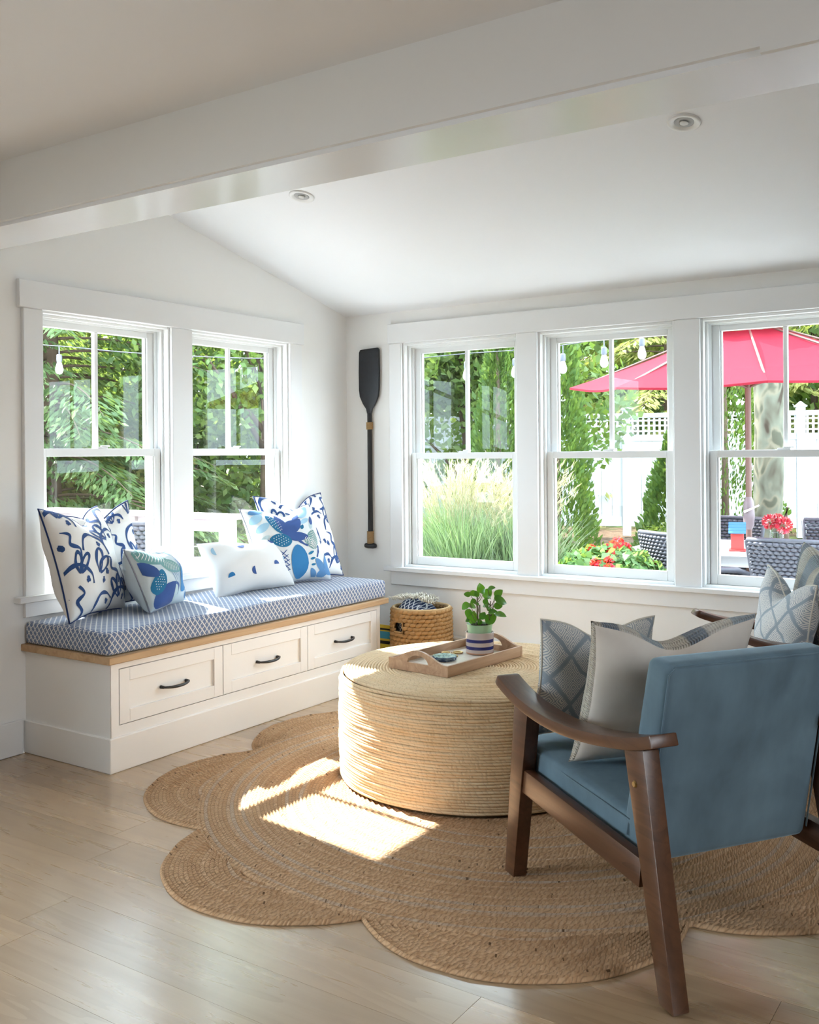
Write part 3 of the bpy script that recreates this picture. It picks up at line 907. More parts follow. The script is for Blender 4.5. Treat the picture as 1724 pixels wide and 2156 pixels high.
def coil(cx, cy, rad, pitch, seg, z, keep=None, hz=0.0075):
    """concentric braided rows as a ridged sheet"""
    mb = MB()
    nr = int(rad / pitch)
    wob = [0.0022 * math.sin(k * 1.7) for k in range(nr + 1)]
    angs = [2 * PI * i / seg for i in range(seg + 1)]
    idx = {}
    def V(k2, i):
        i %= seg
        key = (k2, i)
        if key not in idx:
            r = k2 * 0.5 * pitch
            a = angs[i]
            r2 = r + 0.0035 * math.sin(a * 3 + k2 * 0.02) + 0.0016 * math.sin(a * 11 + 0.4 * k2)
            up = (k2 % 2 == 1)
            zz = z + (hz if up else 0.0) + 0.0012 * math.sin(a * 23 + k2 * 1.3)
            if k2 == nr * 2: zz = 0.001
            idx[key] = len(mb.v)
            mb.v.append((cx + r2 * math.cos(a), cy + r2 * math.sin(a), zz))
        return idx[key]
    for k in range(nr):
        rc = (k + 0.5) * pitch
        for i in range(seg):
            am = (angs[i] + angs[i + 1]) / 2
            if keep and not keep(cx + rc * math.cos(am), cy + rc * math.sin(am)): continue
            for h in (0, 1):
                k2 = 2 * k + h
                if k2 == 0:
                    mb.f.append((V(0, 0), V(1, i), V(1, i + 1)))
                    mb.uv.append([(angs[i] * rc, k), (angs[i] * rc, k + .5), (angs[i + 1] * rc, k + .5)])
                else:
                    mb.f.append((V(k2, i), V(k2 + 1, i), V(k2 + 1, i + 1), V(k2, i + 1)))
                    v0, v1 = k + 0.5 * h + 0.01, k + 0.5 * h + 0.49
                    mb.uv.append([(angs[i] * rc, v0), (angs[i] * rc, v1), (angs[i + 1] * rc, v1), (angs[i + 1] * rc, v0)])
                mb.mi.append(0)
    return mb
coil(0, 0, RR, 0.0130, 240, 0.0062).build('center', MAT['jute'], rug, smooth=True)
for k in range(8):
    a = math.radians(188 + 22.5 + 45 * k)
    px, py = 0.895 * math.cos(a), 0.895 * math.sin(a)
    coil(px, py, 0.465, 0.0130, 110, 0.0045, lambda x, y_: math.hypot(x, y_) > RR - 0.012).build('petal', MAT['jute'], rug, smooth=True)

# ================================================================== POUF
def rope_mat():
    t = NT('raffia_rope')
    u, v, _ = t.sep(t.uv())
    ph = t.m('ADD', t.m('ADD', t.m('MULTIPLY', u, 1 / 0.024), v), t.m('MULTIPLY', t.noise(t.comb(t.m('MULTIPLY', u, 9), 0.0), 1.0, 2), 7.0))
    st = t.m('ABSOLUTE', t.m('SUBTRACT', t.m('FRACT', ph), 0.5))
    nz = t.noise(t.coord(), 14, 4)
    lg = t.noise(t.vm('MULTIPLY', t.coord(), (3, 3, 60)), 1.0, 4, 0.65)
    col = t.mix(nz, (0.72, 0.47, 0.24), (0.86, 0.66, 0.42))
    col = t.mix(t.rng(lg, 0.35, 0.7, 0, 0.7), col, (0.84, 0.70, 0.50))
    col = t.mix(t.rng(st, 0.0, 0.08, 0.35, 0.0), col, (0.30, 0.18, 0.09))
    t.base(col, 0.82, 0.2)
    t.bump(t.m('ADD', st, t.m('MULTIPLY', nz, 0.6)), 0.6, 0.004)
    return t.mat
MAT['rope'] = rope_mat()
pouf = thing('pouf', 'large round rope-wrapped pouf used as a coffee table', 'pouf', (1.748, -1.458, 0.0125))
PRAD, PH = 0.535, 0.402
MB().lathe([(PRAD - 0.012, 0.0), (PRAD - 0.006, 0.03), (PRAD - 0.005, PH - 0.04), (PRAD - 0.03, PH - 0.008), (0.0, PH - 0.006)], 96, capt=False).build('core', flat('pouf_core', (0.12, 0.075, 0.035), 0.9, 0.1), pouf, smooth='auto')
rows = 37
path = []; rad = []
SEG = 230
for i in range(rows * SEG):
    a = 2 * PI * (i % SEG) / SEG
    tt = i / SEG
    z = 0.006 + (tt / rows) * (PH - 0.012)
    edge = min(1.0, (PH - z) / 0.03)
    r = PRAD - 0.004 + 0.004 * math.sin(PI * z / PH) - 0.012 * (1 - edge) ** 2 + 0.0010 * math.sin(a * 5 + int(tt) * 2.1) + 0.0009 * math.sin(a * 17 + int(tt) * 5.7)
    path.append((r * math.cos(a), r * math.sin(a), z + 0.0007 * math.sin(a * 4 + tt * 0.35) + 0.0004 * math.sin(a * 13 + int(tt) * 1.9)))
    rad.append(0.0060 + 0.0007 * math.sin(a * 9 + int(tt) * 3.3))
MB().tube(path, rad, 7, uvscale=1).build('rope_side', MAT['rope'], pouf, smooth=True)
path = []; rad = []
turns = 45; pitch = (PRAD - 0.012) / turns
r = PRAD - 0.014; a = 0.0
while r > 0.006:
    sg = max(14, int(200 * r / PRAD))
    da = 2 * PI / sg
    path.append((r * math.cos(a), r * math.sin(a), PH - 0.002 - 0.010 * max(0, 1 - (PRAD - r) / 0.02) ** 2 + 0.0012 * math.sin(a * 4 + r * 90)))
    rad.append(0.0063 + 0.0006 * math.sin(a * 7 + r * 300))
    a += da; r -= pitch * da / (2 * PI)
MB().tube(path, rad, 6, uvscale=1).build('rope_top', MAT['rope'], pouf, smooth=True)
PTOP = 0.0125 + PH + 0.005

# ================================================================== TRAY and what stands on it
tray = thing('serving_tray', 'wooden serving tray with cut-out handles on the pouf', 'tray', (1.65, -1.44, PTOP), math.radians(-6))
TL, TW, tt = 0.25, 0.145, 0.011
MB().box(-TW + tt, TW - tt, -TL + tt, TL - tt, 0.002, 0.010).build('base', MAT['whitewash'], tray)
for s_ in (-1, 1):
    x0, x1 = (TW - tt, TW) if s_ > 0 else (-TW, -TW + tt)
    MB().box(x0, x1, -TL + tt, TL - tt, 0.0, 0.042).build('side', MAT['acacia'], tray, bevel=0.002, seg=2, smooth='auto')
for s_ in (-1, 1):
    y0, y1 = (TL - tt, TL) if s_ > 0 else (-TL, -TL + tt)
    N_ = 44
    def top(x): return 0.042 + 0.040 * max(0.0, math.cos(min(1.0, abs(x) / 0.125) * PI / 2)) ** 1.4
    def hole(x):
        q = abs(x) / 0.052
        if q >= 1: return None
        return 0.034, 0.034 + 0.030 * math.sqrt(1 - q * q)
    lo = []
    outl = [(-TW, 0.0), (TW, 0.0)] + [(TW - 2 * TW * k / N_, top(TW - 2 * TW * k / N_)) for k in range(N_ + 1)]
    mb = MB()
    # outer strip split around the hole so that the handle is a real opening
    xs = sorted(set([-TW + 2 * TW * k / N_ for k in range(N_ + 1)] + [-0.052, 0.052]))
    for xa, xb in zip(xs[:-1], xs[1:]):
        ha, hb = hole(xa * 0.9999), hole(xb * 0.9999)
        def hx(za0, za1, zb0, zb1):
            mb.hexa([(xa, y0, za0), (xb, y0, zb0), (xb, y1, zb0), (xa, y1, za0), (xa, y0, za1), (xb, y0, zb1), (xb, y1, zb1), (xa, y1, za1)])
        if ha and hb:
            hx(0, ha[0], 0, hb[0]); hx(ha[1], top(xa), hb[1], top(xb))
        else:
            hx(0, top(xa), 0, top(xb))
    ob = mb.build('handle_end', MAT['acacia'], tray)
    bm = bmesh.new(); bm.from_mesh(ob.data)
    bmesh.ops.remove_doubles(bm, verts=bm.verts, dist=1e-5)
    seen = {}
    for f in bm.faces: seen.setdefault(tuple(sorted(v.index for v in f.verts)), []).append(f)
    bmesh.ops.delete(bm, geom=[f for fs in seen.values() if len(fs) > 1 for f in fs], context='FACES_ONLY')
    bmesh.ops.recalc_face_normals(bm, faces=bm.faces)
    bm.to_mesh(ob.data); bm.free()
TZ = PTOP + 0.0105
def striped_pot():
    t = NT('striped_stoneware')
    z = t.sep(t.coord())[2]
    f = None
    for z0, z1 in ((0.020, 0.033), (0.049, 0.062)):
        a = t.m('MULTIPLY', t.m('GREATER_THAN', z, z0), t.m('LESS_THAN', z, z1))
        f = a if f is None else t.m('ADD', f, a)
    terra = t.m('LESS_THAN', z, 0.007)
    col = t.mix(f, (0.56, 0.46, 0.42), (0.025, 0.03, 0.15))
    col = t.mix(terra, col, (0.50, 0.27, 0.17))
    t.base(col, 0.22, 0.5)
    return t.mat
plant = thing('potted_plant', 'small round-leaved plant in a striped pot on the tray', 'plant', (1.665, -1.285, TZ))
MB().lathe([(0.052, 0.0), (0.057, 0.002), (0.058, 0.075), (0.0595, 0.080), (0.0595, 0.088), (0.057, 0.089), (0.054, 0.087), (0.053, 0.012), (0.0, 0.010)], 48, capt=False).build('outer_pot', striped_pot(), plant, smooth='auto')
MB().lathe([(0.040, 0.045), (0.049, 0.093), (0.053, 0.120), (0.0535, 0.121), (0.050, 0.120), (0.046, 0.105)], 48, capt=False).build('inner_pot', flat('mint_plastic', (0.36, 0.55, 0.33), 0.4, 0.4), plant, smooth='auto')
MB().lathe([(0.047, 0.100), (0.048, 0.110), (0.02, 0.114), (0.0, 0.112)], 24, capt=False).build('soil', flat('potting_soil', (0.02, 0.014, 0.01), 0.95, 0.1, var=0.5, vscale=200, bump=1, bscale=400), plant, smooth=True)
def leaf_mat(name, c1, c2, back, gloss=0.25, trans=0.35):
    t = NT(name)
    r = t.n('ShaderNodeObjectInfo').outputs['Random']
    col = t.mix(r, c1, c2)
    t.base(col, gloss, 0.5)
    tr = t.n('ShaderNodeBsdfTranslucent'); tr.inputs[0].default_value = tuple(back) + (1,)
    mx = t.n('ShaderNodeMixShader'); mx.inputs[0].default_value = trans
    t.link(t.b.outputs[0], mx.inputs[1]); t.link(tr.outputs[0], mx.inputs[2]); t.link(mx.outputs[0], t.out.inputs[0])
    return t.mat
MAT['pep'] = leaf_mat('glossy_round_leaf', (0.025, 0.115, 0.022), (0.055, 0.20, 0.025), (0.18, 0.42, 0.02))
def leaf_mesh():
    """one shared ovate, cupped leaf: unit length along +y, normal +z"""
    mb = MB()
    nu, nv = 6, 8
    for j in range(nv + 1):
        t = j / nv
        w_ = 0.42 * math.sin(PI * min(1, t ** 0.82)) ** 0.72 if 0 < t < 1 else 0.012
        for i in range(nu + 1):
            s_ = -1 + 2 * i / nu
            mb.v.append((s_ * w_, t, 0.10 * (s_ * s_) * w_ - 0.16 * t * t + 0.05 * math.sin(t * PI)))
    for j in range(nv):
        for i in range(nu):
            a = j * (nu + 1) + i
            mb.f.append((a, a + 1, a + nu + 2, a + nu + 1)); mb.uv.append(None); mb.mi.append(0)
    return mb
lf0 = None
stems = MB()
LV = [(665, 270, 125, 100), (830, 400, 150, 60), (915, 245, 95, 20), (340, 405, 90, 165), (500, 440, 100, 170), (475, 560, 75, 200), (1110, 420, 130, 50), (1150, 570, 155, -12), (1075, 500, 90, 25),
      (300, 715, 120, 215), (460, 745, 120, 160), (370, 880, 110, 250), (470, 1000, 160, 75), (345, 1055, 60, 200), (710, 930, 105, 60), (910, 1010, 165, 40), (1145, 910, 145, -5), (1080, 690, 110, 5),
      (800, 690, 95, 200), (860, 770, 70, 120), (945, 820, 110, 15), (640, 1090, 80, 100), (590, 450, 90, 110), (770, 560, 80, 60), (560, 640, 80, 150), (720, 330, 80, 80)]
for i, (x, yv, sz, ang) in enumerate(LV):
    k = 0.00017
    dep = random.uniform(-0.045, 0.045) * (0.4 if yv > 900 else 1)
    stemx = 590 if (x < 760) else 910
    c_ = Rr * ((x - 640) * k) + F * dep
    base = Vector((c_.x, c_.y, 0.118 + (1150 - yv) * k))
    an = math.radians(ang)
    d_ = (Rr * math.cos(an) + Z * math.sin(an) + F * random.uniform(-.35, .35)).normalized()
    nrm = (-F * random.uniform(.25, .9) + Z * random.uniform(.35, .9) + Rr * random.uniform(-.3, .3))
    nrm = (nrm - d_ * nrm.dot(d_)).normalized()
    xx = d_.cross(nrm).normalized()
    ln = sz * k * 2.0
    mw = Matrix((xx * ln, d_ * ln, nrm * ln)).transposed().to_4x4()
    mw.translation = base - d_ * ln * 0.5
    if lf0 is None:
        lf = lf0 = leaf_mesh().build('leaf', MAT['pep'], plant, smooth=True)
    else:
        lf = lf0.copy(); COL.objects.link(lf)
    lf.parent = plant
    lf.matrix_local = mw
    root = Vector(((stemx - 640) * k * Rr.x, (stemx - 640) * k * Rr.y, max(0.118, base.z - 0.05)))
    e = mw.translation
    stems.tube([root, (root + e) / 2 + Vector((0, 0, -0.006)), e], [0.0016, 0.0014, 0.0012], 6)
for sx, h in ((590, 0.115), (910, 0.095), (650, 0.08)):
    b = Rr * ((sx - 640) * 0.00017)
    stems.tube([(b.x * .5, b.y * .5, 0.105), (b.x * .9, b.y * .9, 0.15), (b.x, b.y, 0.118 + h)], [0.0036, 0.0032, 0.002], 7)
stems.build('stems', flat('plant_stem', (0.13, 0.10, 0.035), 0.5, var=0.4, vscale=60), plant, smooth=True)

def marble_mat(name, c1, c2, c3):
    t = NT(name)
    n1 = t.noise(t.coord(), 45, 4, 0.6, 1.5)
    col = t.ramp(n1, [(0.35, c1), (0.5, c2), (0.62, c3)])
    t.base(col, 0.15, 0.5)
    return t.mat
for k, (dx, dy, lab) in enumerate(((0, 0, 'blue marbled round coaster at the bottom of the stack'), (0.004, -0.003, 'pale blue marbled round coaster on top of the stack'))):
    co = thing('coaster', lab, 'coaster', (1.612 + dx, -1.478 + dy, TZ + 0.0092 * k), group='coasters on the tray')
    MB().lathe([(0.046, 0.0), (0.048, 0.002), (0.048, 0.007), (0.0465, 0.009), (0.0, 0.009)], 40, capt=False).build('disc', marble_mat('agate_top' if k else 'agate_dark', (0.012, 0.03, 0.07), (0.20, 0.36, 0.44) if k else (0.03, 0.06, 0.12), (0.42, 0.58, 0.62) if k else (0.30, 0.42, 0.5)), co, smooth='auto')
    MB().lathe([(0.0483, 0.003), (0.0487, 0.0045), (0.0483, 0.006)], 40, capb=False, capt=False).build('rim', flat('coaster_rim', (0.02, 0.035, 0.09), 0.3), co, smooth=True)
op = thing('brass_opener', 'small brass opener with two curled loops on the tray', 'opener', (1.585, -1.37, TZ + 0.0045), 0.75)
mb = MB()
for s_ in (-1, 1):
    arc = [(s_ * (0.026 + 0.018 * math.cos(q)), 0.012 + 0.018 * math.sin(q), 0) for q in np.linspace(-2.6, 2.7, 22)]
    mb.tube(arc, 0.0038, 8)
mb.build('loops', MAT['brass'], op, smooth=True)
MB().tube([(0, 0.012, 0), (0, -0.01, 0), (0.0, -0.06, 0)], [0.004, 0.005, 0.0045], 8).build('shank', MAT['brass'], op, smooth='auto')
MB().tube([(-0.009, -0.06, 0), (0.009, -0.06, 0)], 0.0042, 8).build('tip', MAT['brass'], op, smooth='auto')

# ================================================================== BASKET with the throw
HY = flat('water_hyacinth', (0.46, 0.27, 0.115), 0.75, 0.25, var=0.28, vscale=22, bump=0.5, bscale=220)
bk = thing('woven_basket', 'round woven seagrass basket between the bench and the wall', 'basket', (0.70, -0.25, 0.0))
BRX, BH = 0.157, 0.405
def brad(z, a): return BRX * (0.985 + 0.03 * math.sin(PI * z / BH) - 0.012 * math.cos(4 * a))
HOLE_A, HOLE_W, HZ0, HZ1 = math.radians(-112), 0.25, 0.285, 0.340
def inhole(a, z, pad=0.0):
    d_ = (a - HOLE_A + PI) % (2 * PI) - PI
    return abs(d_) < HOLE_W + pad and HZ0 - pad * .12 < z < HZ1 + pad * .12
mb = MB()
NA, NZ = 80, 40
for j in range(NZ):
    for i in range(NA):
        a0, a1 = 2 * PI * i / NA, 2 * PI * (i + 1) / NA
        z0, z1 = BH * j / NZ, BH * (j + 1) / NZ
        if inhole((a0 + a1) / 2, (z0 + z1) / 2): continue
        q = []
        for a, z in ((a0, z0), (a1, z0), (a1, z1), (a0, z1)):
            r = brad(z, a) - 0.006
            q.append((r * math.cos(a), r * math.sin(a), z))
        mb.add(q, [(0, 1, 2, 3)])
mb.build('liner', flat('basket_inside', (0.20, 0.11, 0.045), 0.9, 0.1), bk, smooth=True)
mb = MB()
rowsB, colsB = 19, 32
for j in range(rowsB):
    z = (j + 0.5) * BH / rowsB
    for i in range(colsB):
        a = 2 * PI * (i + 0.5 * (j % 2)) / colsB
        if inhole(a, z, 0.05): continue
        r = brad(z, a)
        tang = Vector((-math.sin(a), math.cos(a), 0)); outw = Vector((math.cos(a), math.sin(a), 0))
        c_ = outw * r + Vector((0, 0, z + random.uniform(-.0015, .0015)))
        L_ = 2 * PI * r / colsB * 0.72
        tl = 0.22 + random.uniform(-.08, .08)
        axis = (tang + Z * tl).normalized()
        pts = [c_ - axis * L_ - outw * .007, c_ - axis * L_ * .55 + outw * .002, c_ + outw * .0055, c_ + axis * L_ * .55 + outw * .002, c_ + axis * L_ - outw * .007]
        rr = BH / rowsB * 0.60
        mb.tube(pts, [rr * .35, rr * .85, rr, rr * .85, rr * .35], 6, flat_=1.0)
wv = mb.build('weave', HY, bk, smooth=True); wv['kind'] = 'stuff'
MB().tube([(brad(BH, a) * math.cos(a), brad(BH, a) * math.sin(a), BH) for a in np.linspace(0, 2 * PI, 81)[:-1]], 0.0085, 8, closed=True).build('rim', flat('basket_rim', (0.55, 0.38, 0.2), 0.7, 0.2, var=0.25, vscale=50, bump=.4, bscale=200), bk, smooth=True)
fr_ = []
for a, z in [(HOLE_A + HOLE_W * x, zz) for x, zz in ((-1, HZ0), (-.5, HZ0 - .002), (0, HZ0 - .002), (.5, HZ0 - .002), (1, HZ0), (1.05, (HZ0 + HZ1) / 2), (1, HZ1), (.5, HZ1), (0, HZ1), (-.5, HZ1), (-1, HZ1), (-1.05, (HZ0 + HZ1) / 2))]:
    r = brad(z, a) + 0.003
    fr_.append((r * math.cos(a), r * math.sin(a), z))
MB().tube(fr_, 0.0055, 7, closed=True).build('handle_hole', flat('basket_handle', (0.52, 0.34, 0.17), 0.7, 0.2, var=.2, vscale=50), bk, smooth=True)
mb = MB()
for k in range(14):
    a = HOLE_A + HOLE_W * (-1 + 2 * (k + .5) / 14)
    r = brad(0.37, a) + .004
    mb.tube([(r * math.cos(a), r * math.sin(a), HZ1 + .004), ((r + .004) * math.cos(a), (r + .004) * math.sin(a), .37), (r * math.cos(a), r * math.sin(a), BH)], .0052, 6)
mb.build('handle_wrap', HY, bk, smooth=True)
def ikat_mat():
    t = NT('navy_woven_throw')
    x, y_, z = t.sep(t.coord())
    p1 = t.m('ABSOLUTE', t.m('SUBTRACT', t.m('FRACT', t.m('MULTIPLY', t.m('ADD', x, z), 38)), .5))
    p2 = t.m('ABSOLUTE', t.m('SUBTRACT', t.m('FRACT', t.m('MULTIPLY', t.m('SUBTRACT', x, z), 38)), .5))
    f = t.m('ADD', t.m('LESS_THAN', p1, 0.10), t.m('LESS_THAN', p2, 0.10), clamp=True)
    t.base(t.mix(f, (0.022, 0.032, 0.07), (0.55, 0.57, 0.58)), 0.95, 0.15)
    t.bump(t.noise(t.coord(), 400, 2), .6, .003)
    return t.mat
th = thing('throw_blanket', 'navy and white woven throw with cream fringe stuffed in the basket', 'blanket', (0.70, -0.25, 0.0))
mb = MB()
nu, nv = 36, 14
for j in range(nv + 1):
    t_ = j / nv
    for i in range(nu):
        a = 2 * PI * i / nu
        rx = 0.128 * (1 - 0.06 * math.cos(2 * a)); ry = 0.120
        prof = min(1, math.sqrt(max(0, 1 - max(0, (t_ - .72) / .28) ** 2)))
        z = 0.12 + 0.315 * t_ + 0.006 * math.sin(3 * a + 5 * t_)
        k = (0.2 + 0.8 * prof) * (1 + 0.03 * math.sin(5 * a + 7 * t_))
        mb.v.append((-0.018 + rx * k * math.cos(a), ry * k * math.sin(a), z - 0.02 * (math.cos(a) + 0) * t_))
for j in range(nv):
    for i in range(nu):
        i2 = (i + 1) % nu
        mb.f.append((j * nu + i, j * nu + i2, (j + 1) * nu + i2, (j + 1) * nu + i)); mb.uv.append(None); mb.mi.append(0)
mb.f.append(tuple(nv * nu + i for i in range(nu))); mb.uv.append(None); mb.mi.append(0)
mb.build('folded_cloth', ikat_mat(), th, smooth=True)
mb = MB()
for k in range(150):
    q = random.random()
    x = -0.15 + 0.21 * q
    y0 = 0.02 + random.uniform(-.05, .07)
    z0 = 0.432 + 0.02 * math.sin(q * PI) + random.uniform(-.006, .006)
    dx = (q - .5) * 0.05 + random.uniform(-.02, .02) - (0.03 if q < .25 else 0)
    dy = random.uniform(-.05, .02)
    mb.tube([(x, y0, z0), (x + dx * .5, y0 + dy * .5, z0 + random.uniform(.008, .022)), (x + dx, y0 + dy, z0 + random.uniform(-.006, .018))], [.003, .0028, .0018], 5)
fg = mb.build('fringe', cloth('cream_yarn', (0.76, 0.72, 0.62)), th, smooth=True); fg['kind'] = 'stuff'

bxs = thing('picture_book', 'yellow and blue picture book standing behind the basket', 'book', (0.0, 0.0, 0.0))
MB().box(0.32, 0.545, -0.335, -0.325, 0.0, 0.30).build('cover', flat('yellow_cover', (0.62, 0.46, 0.03), 0.4, var=.25, vscale=30), bxs, bevel=.002, seg=1)
MB().box(0.32, 0.545, -0.325, -0.310, 0.003, 0.297).build('pages', flat('paper_pages', (0.75, 0.7, 0.6), 0.8), bxs)
MB().box(0.32, 0.546, -0.3358, -0.335, 0.225, 0.265).build('blue_band', flat('blue_cover_band', (0.05, 0.32, 0.50), 0.4), bxs)
MB().box(0.32, 0.546, -0.3358, -0.335, 0.195, 0.213).build('black_band', MAT['dark'], bxs)
MB().box(0.32, 0.546, -0.3358, -0.335, 0.272, 0.282).build('black_band', MAT['dark'], bxs)

# ================================================================== ARMCHAIRS
def velvet(name, dark, lite):
    t = NT(name)
    n1 = t.noise(t.coord(), 3.2, 4, 0.6, 0.6)
    n2 = t.noise(t.vm('MULTIPLY', t.coord(), (1, 1, 0.35)), 14, 3, 0.6)
    f = t.rng(t.m('ADD', t.m('MULTIPLY', n1, .65), t.m('MULTIPLY', n2, .35)), .36, .66)
    t.base(t.mix(f, dark, lite), 0.72, 0.25, Sheen_Weight=0.55, Sheen_Roughness=0.45, Sheen_Tint=(0.55, 0.75, 0.9, 1))
    t.bump(t.noise(t.coord(), 500, 2), .08, .001)
    return t.mat
MAT['velvet'] = velvet('blue_velvet', (0.085, 0.135, 0.175), (0.16, 0.25, 0.315))
def tweed_mat():
    t = NT('charcoal_tweed')
    v = t.n('ShaderNodeTexVoronoi'); v.inputs['Scale'].default_value = 260; t.put(v.inputs['Vector'], t.coord())
    f = t.rng(v.outputs['Distance'], .2, .5)
    t.base(t.mix(f, (0.25, 0.27, 0.29), (0.03, 0.033, 0.042)), 0.95, .1)
    t.bump(f, .5, .002)
    return t.mat
MAT['tweed'] = tweed_mat()
def armchair(label, o2, fw, fabric, group='armchairs around the pouf'):
    ch = thing('armchair', label, 'armchair', (o2[0], o2[1], 0), math.atan2(fw[1], fw[0]), group)
    W_ = 0.585
    def P(s, w_, z): return (s, -w_, z)
    LT = 0.044
    for w0 in (0.0, W_ - LT):
        MB().hexa([P(0.735, w0, .0125), P(0.79, w0, .0125), P(0.79, w0 + LT, .0125), P(0.735, w0 + LT, .0125), P(0.640, w0, .530), P(0.722, w0, .530), P(0.722, w0 + LT, .530), P(0.640, w0 + LT, .530)]).build('leg', MAT['walnut'], ch, bevel=.004, seg=2, smooth='auto')
        MB().hexa([P(-0.022, w0, 0.003), P(0.033, w0, 0.003), P(0.033, w0 + LT, 0.003), P(-0.022, w0 + LT, 0.003), P(0.085, w0, .562), P(0.165, w0, .55), P(0.165, w0 + LT, .55), P(0.085, w0 + LT, .562)]).build('leg', MAT['walnut'], ch, bevel=.004, seg=2, smooth='auto')
        MB().hexa([P(0.115, w0 + .006, .232), P(0.705, w0 + .006, .276), P(0.705, w0 + .036, .276), P(0.115, w0 + .036, .232), P(0.105, w0 + .006, .302), P(0.70, w0 + .006, .344), P(0.70, w0 + .036, .344), P(0.105, w0 + .036, .302)]).build('side_rail', MAT['walnut'], ch, bevel=.004, seg=2, smooth='auto')
        # curved armrest
        prof = catmull([(0.828, .572, 0), (0.80, .556, 0), (0.71, .529, 0), (0.61, .512, 0), (0.48, .506, 0), (0.32, .518, 0), (0.17, .543, 0), (0.09, .562, 0), (0.03, .582, 0)], 4)
        mb = MB()
        k = len(prof)
        for i, q in enumerate(prof):
            ta = (prof[min(i + 1, k - 1)] - prof[max(i - 1, 0)]).normalized()
            nx, nz = -ta.y, ta.x
            if nz < 0: nx, nz = -nx, -nz
            e = 1.0
            if i < 3: e = (0.55, .82, .95)[i]
            wa_, wb_ = (w0 - 0.014, w0 + LT + 0.016)
            mid = (wa_ + wb_) / 2; hw = (wb_ - wa_) / 2 * (e if i < 3 else 1)
            th_ = 0.030 * (e if i < 3 else 1)
            for ww, hh in ((mid - hw, 0), (mid + hw, 0), (mid + hw, th_), (mid - hw, th_)):
                mb.v.append((q.x + nx * hh, -ww, q.y + nz * hh))
        for i in range(k - 1):
            for j in range(4):
                j2 = (j + 1) % 4
                mb.f.append((i * 4 + j, i * 4 + j2, i * 4 + 4 + j2, i * 4 + 4 + j)); mb.uv.append(None); mb.mi.append(0)
        for fc in ((0, 1, 2, 3), tuple((k - 1) * 4 + j for j in range(4))): mb.f.append(fc); mb.uv.append(None); mb.mi.append(0)
        mb.build('armrest', MAT['walnut'], ch, bevel=.004, seg=2, smooth='auto')
        yy = -(w0 - 0.001) if w0 == 0 else -(w0 + LT + .001)
        MB().tube([(0.118, yy, .475), (0.118, yy + (.0035 if w0 == 0 else -.0035), .475)], [.0085, .006], 14).build('bolt', MAT['brass'], ch, smooth='auto')
    MB().box(0.655, 0.695, -(W_ - LT), -LT, .275, .318).build('front_rail', MAT['walnut'], ch, bevel=.004, seg=1)
    MB().box(0.27, 0.305, -(W_ - LT), -LT, .262, .292).build('back_rail', MAT['walnut'], ch, bevel=.004, seg=1)
    w0, w1 = LT + .003, W_ - LT - .003
    st = MB().hexa([P(.185, w0, .285), P(.795, w0, .322), P(.795, w1, .322), P(.185, w1, .285), P(.185, w0, .368), P(.795, w0, .408), P(.795, w1, .408), P(.185, w1, .368)]).build('seat', fabric, ch, bevel=.026, seg=4, smooth=True)
    MB().tube([P(.80, w0 + .02, .392), P(.5, w0 - .001, .372), P(.21, w0 + .0, .355)], .0016, 5).build('seam', fabric, st, smooth=True)
    bk_ = MB().hexa([P(.150, w0, .262), P(.262, w0, .272), P(.262, w1, .272), P(.150, w1, .262), P(.052, w0, .762), P(.136, w0, .768), P(.136, w1, .768), P(.052, w1, .762)]).build('backrest', fabric, ch, bevel=.026, seg=4, smooth=True)
    sm = MB()
    def bo(z): return .150 + (z - .262) / .5 * (.052 - .150) - .0005
    for off in (0.030,):
        pts = [P(bo(.29) , w0 + .004, .29), P(bo(.5), w0 + .004, .5), P(bo(.735) + .001, w0 + .006, .735), P(bo(.75) + .002, w0 + .022, .752), P(bo(.752) + .002, (w0 + w1) / 2, .753), P(bo(.75) + .002, w1 - .022, .752), P(bo(.735) + .001, w1 - .006, .735), P(bo(.29), w1 - .004, .29)]
        sm.tube(pts, .0022, 6)
    sm.build('seam', fabric, bk_, smooth=True)
    return ch
O1, F1 = Vector((2.941, -2.681, 0)), Vector((-.825, .566, 0)).normalized()
R1 = Vector((F1.y, -F1.x, 0))
armchair('blue velvet armchair with dark wood frame in the foreground, seen from behind', O1, F1, MAT['velvet'])
O2, F2 = Vector((3.367, -.732, 0)), Vector((-.834, -.55, 0)).normalized()
R2 = Vector((F2.y, -F2.x, 0))
armchair('dark wood armchair with charcoal upholstery beneath the right-hand window', O2, F2, MAT['tweed'])

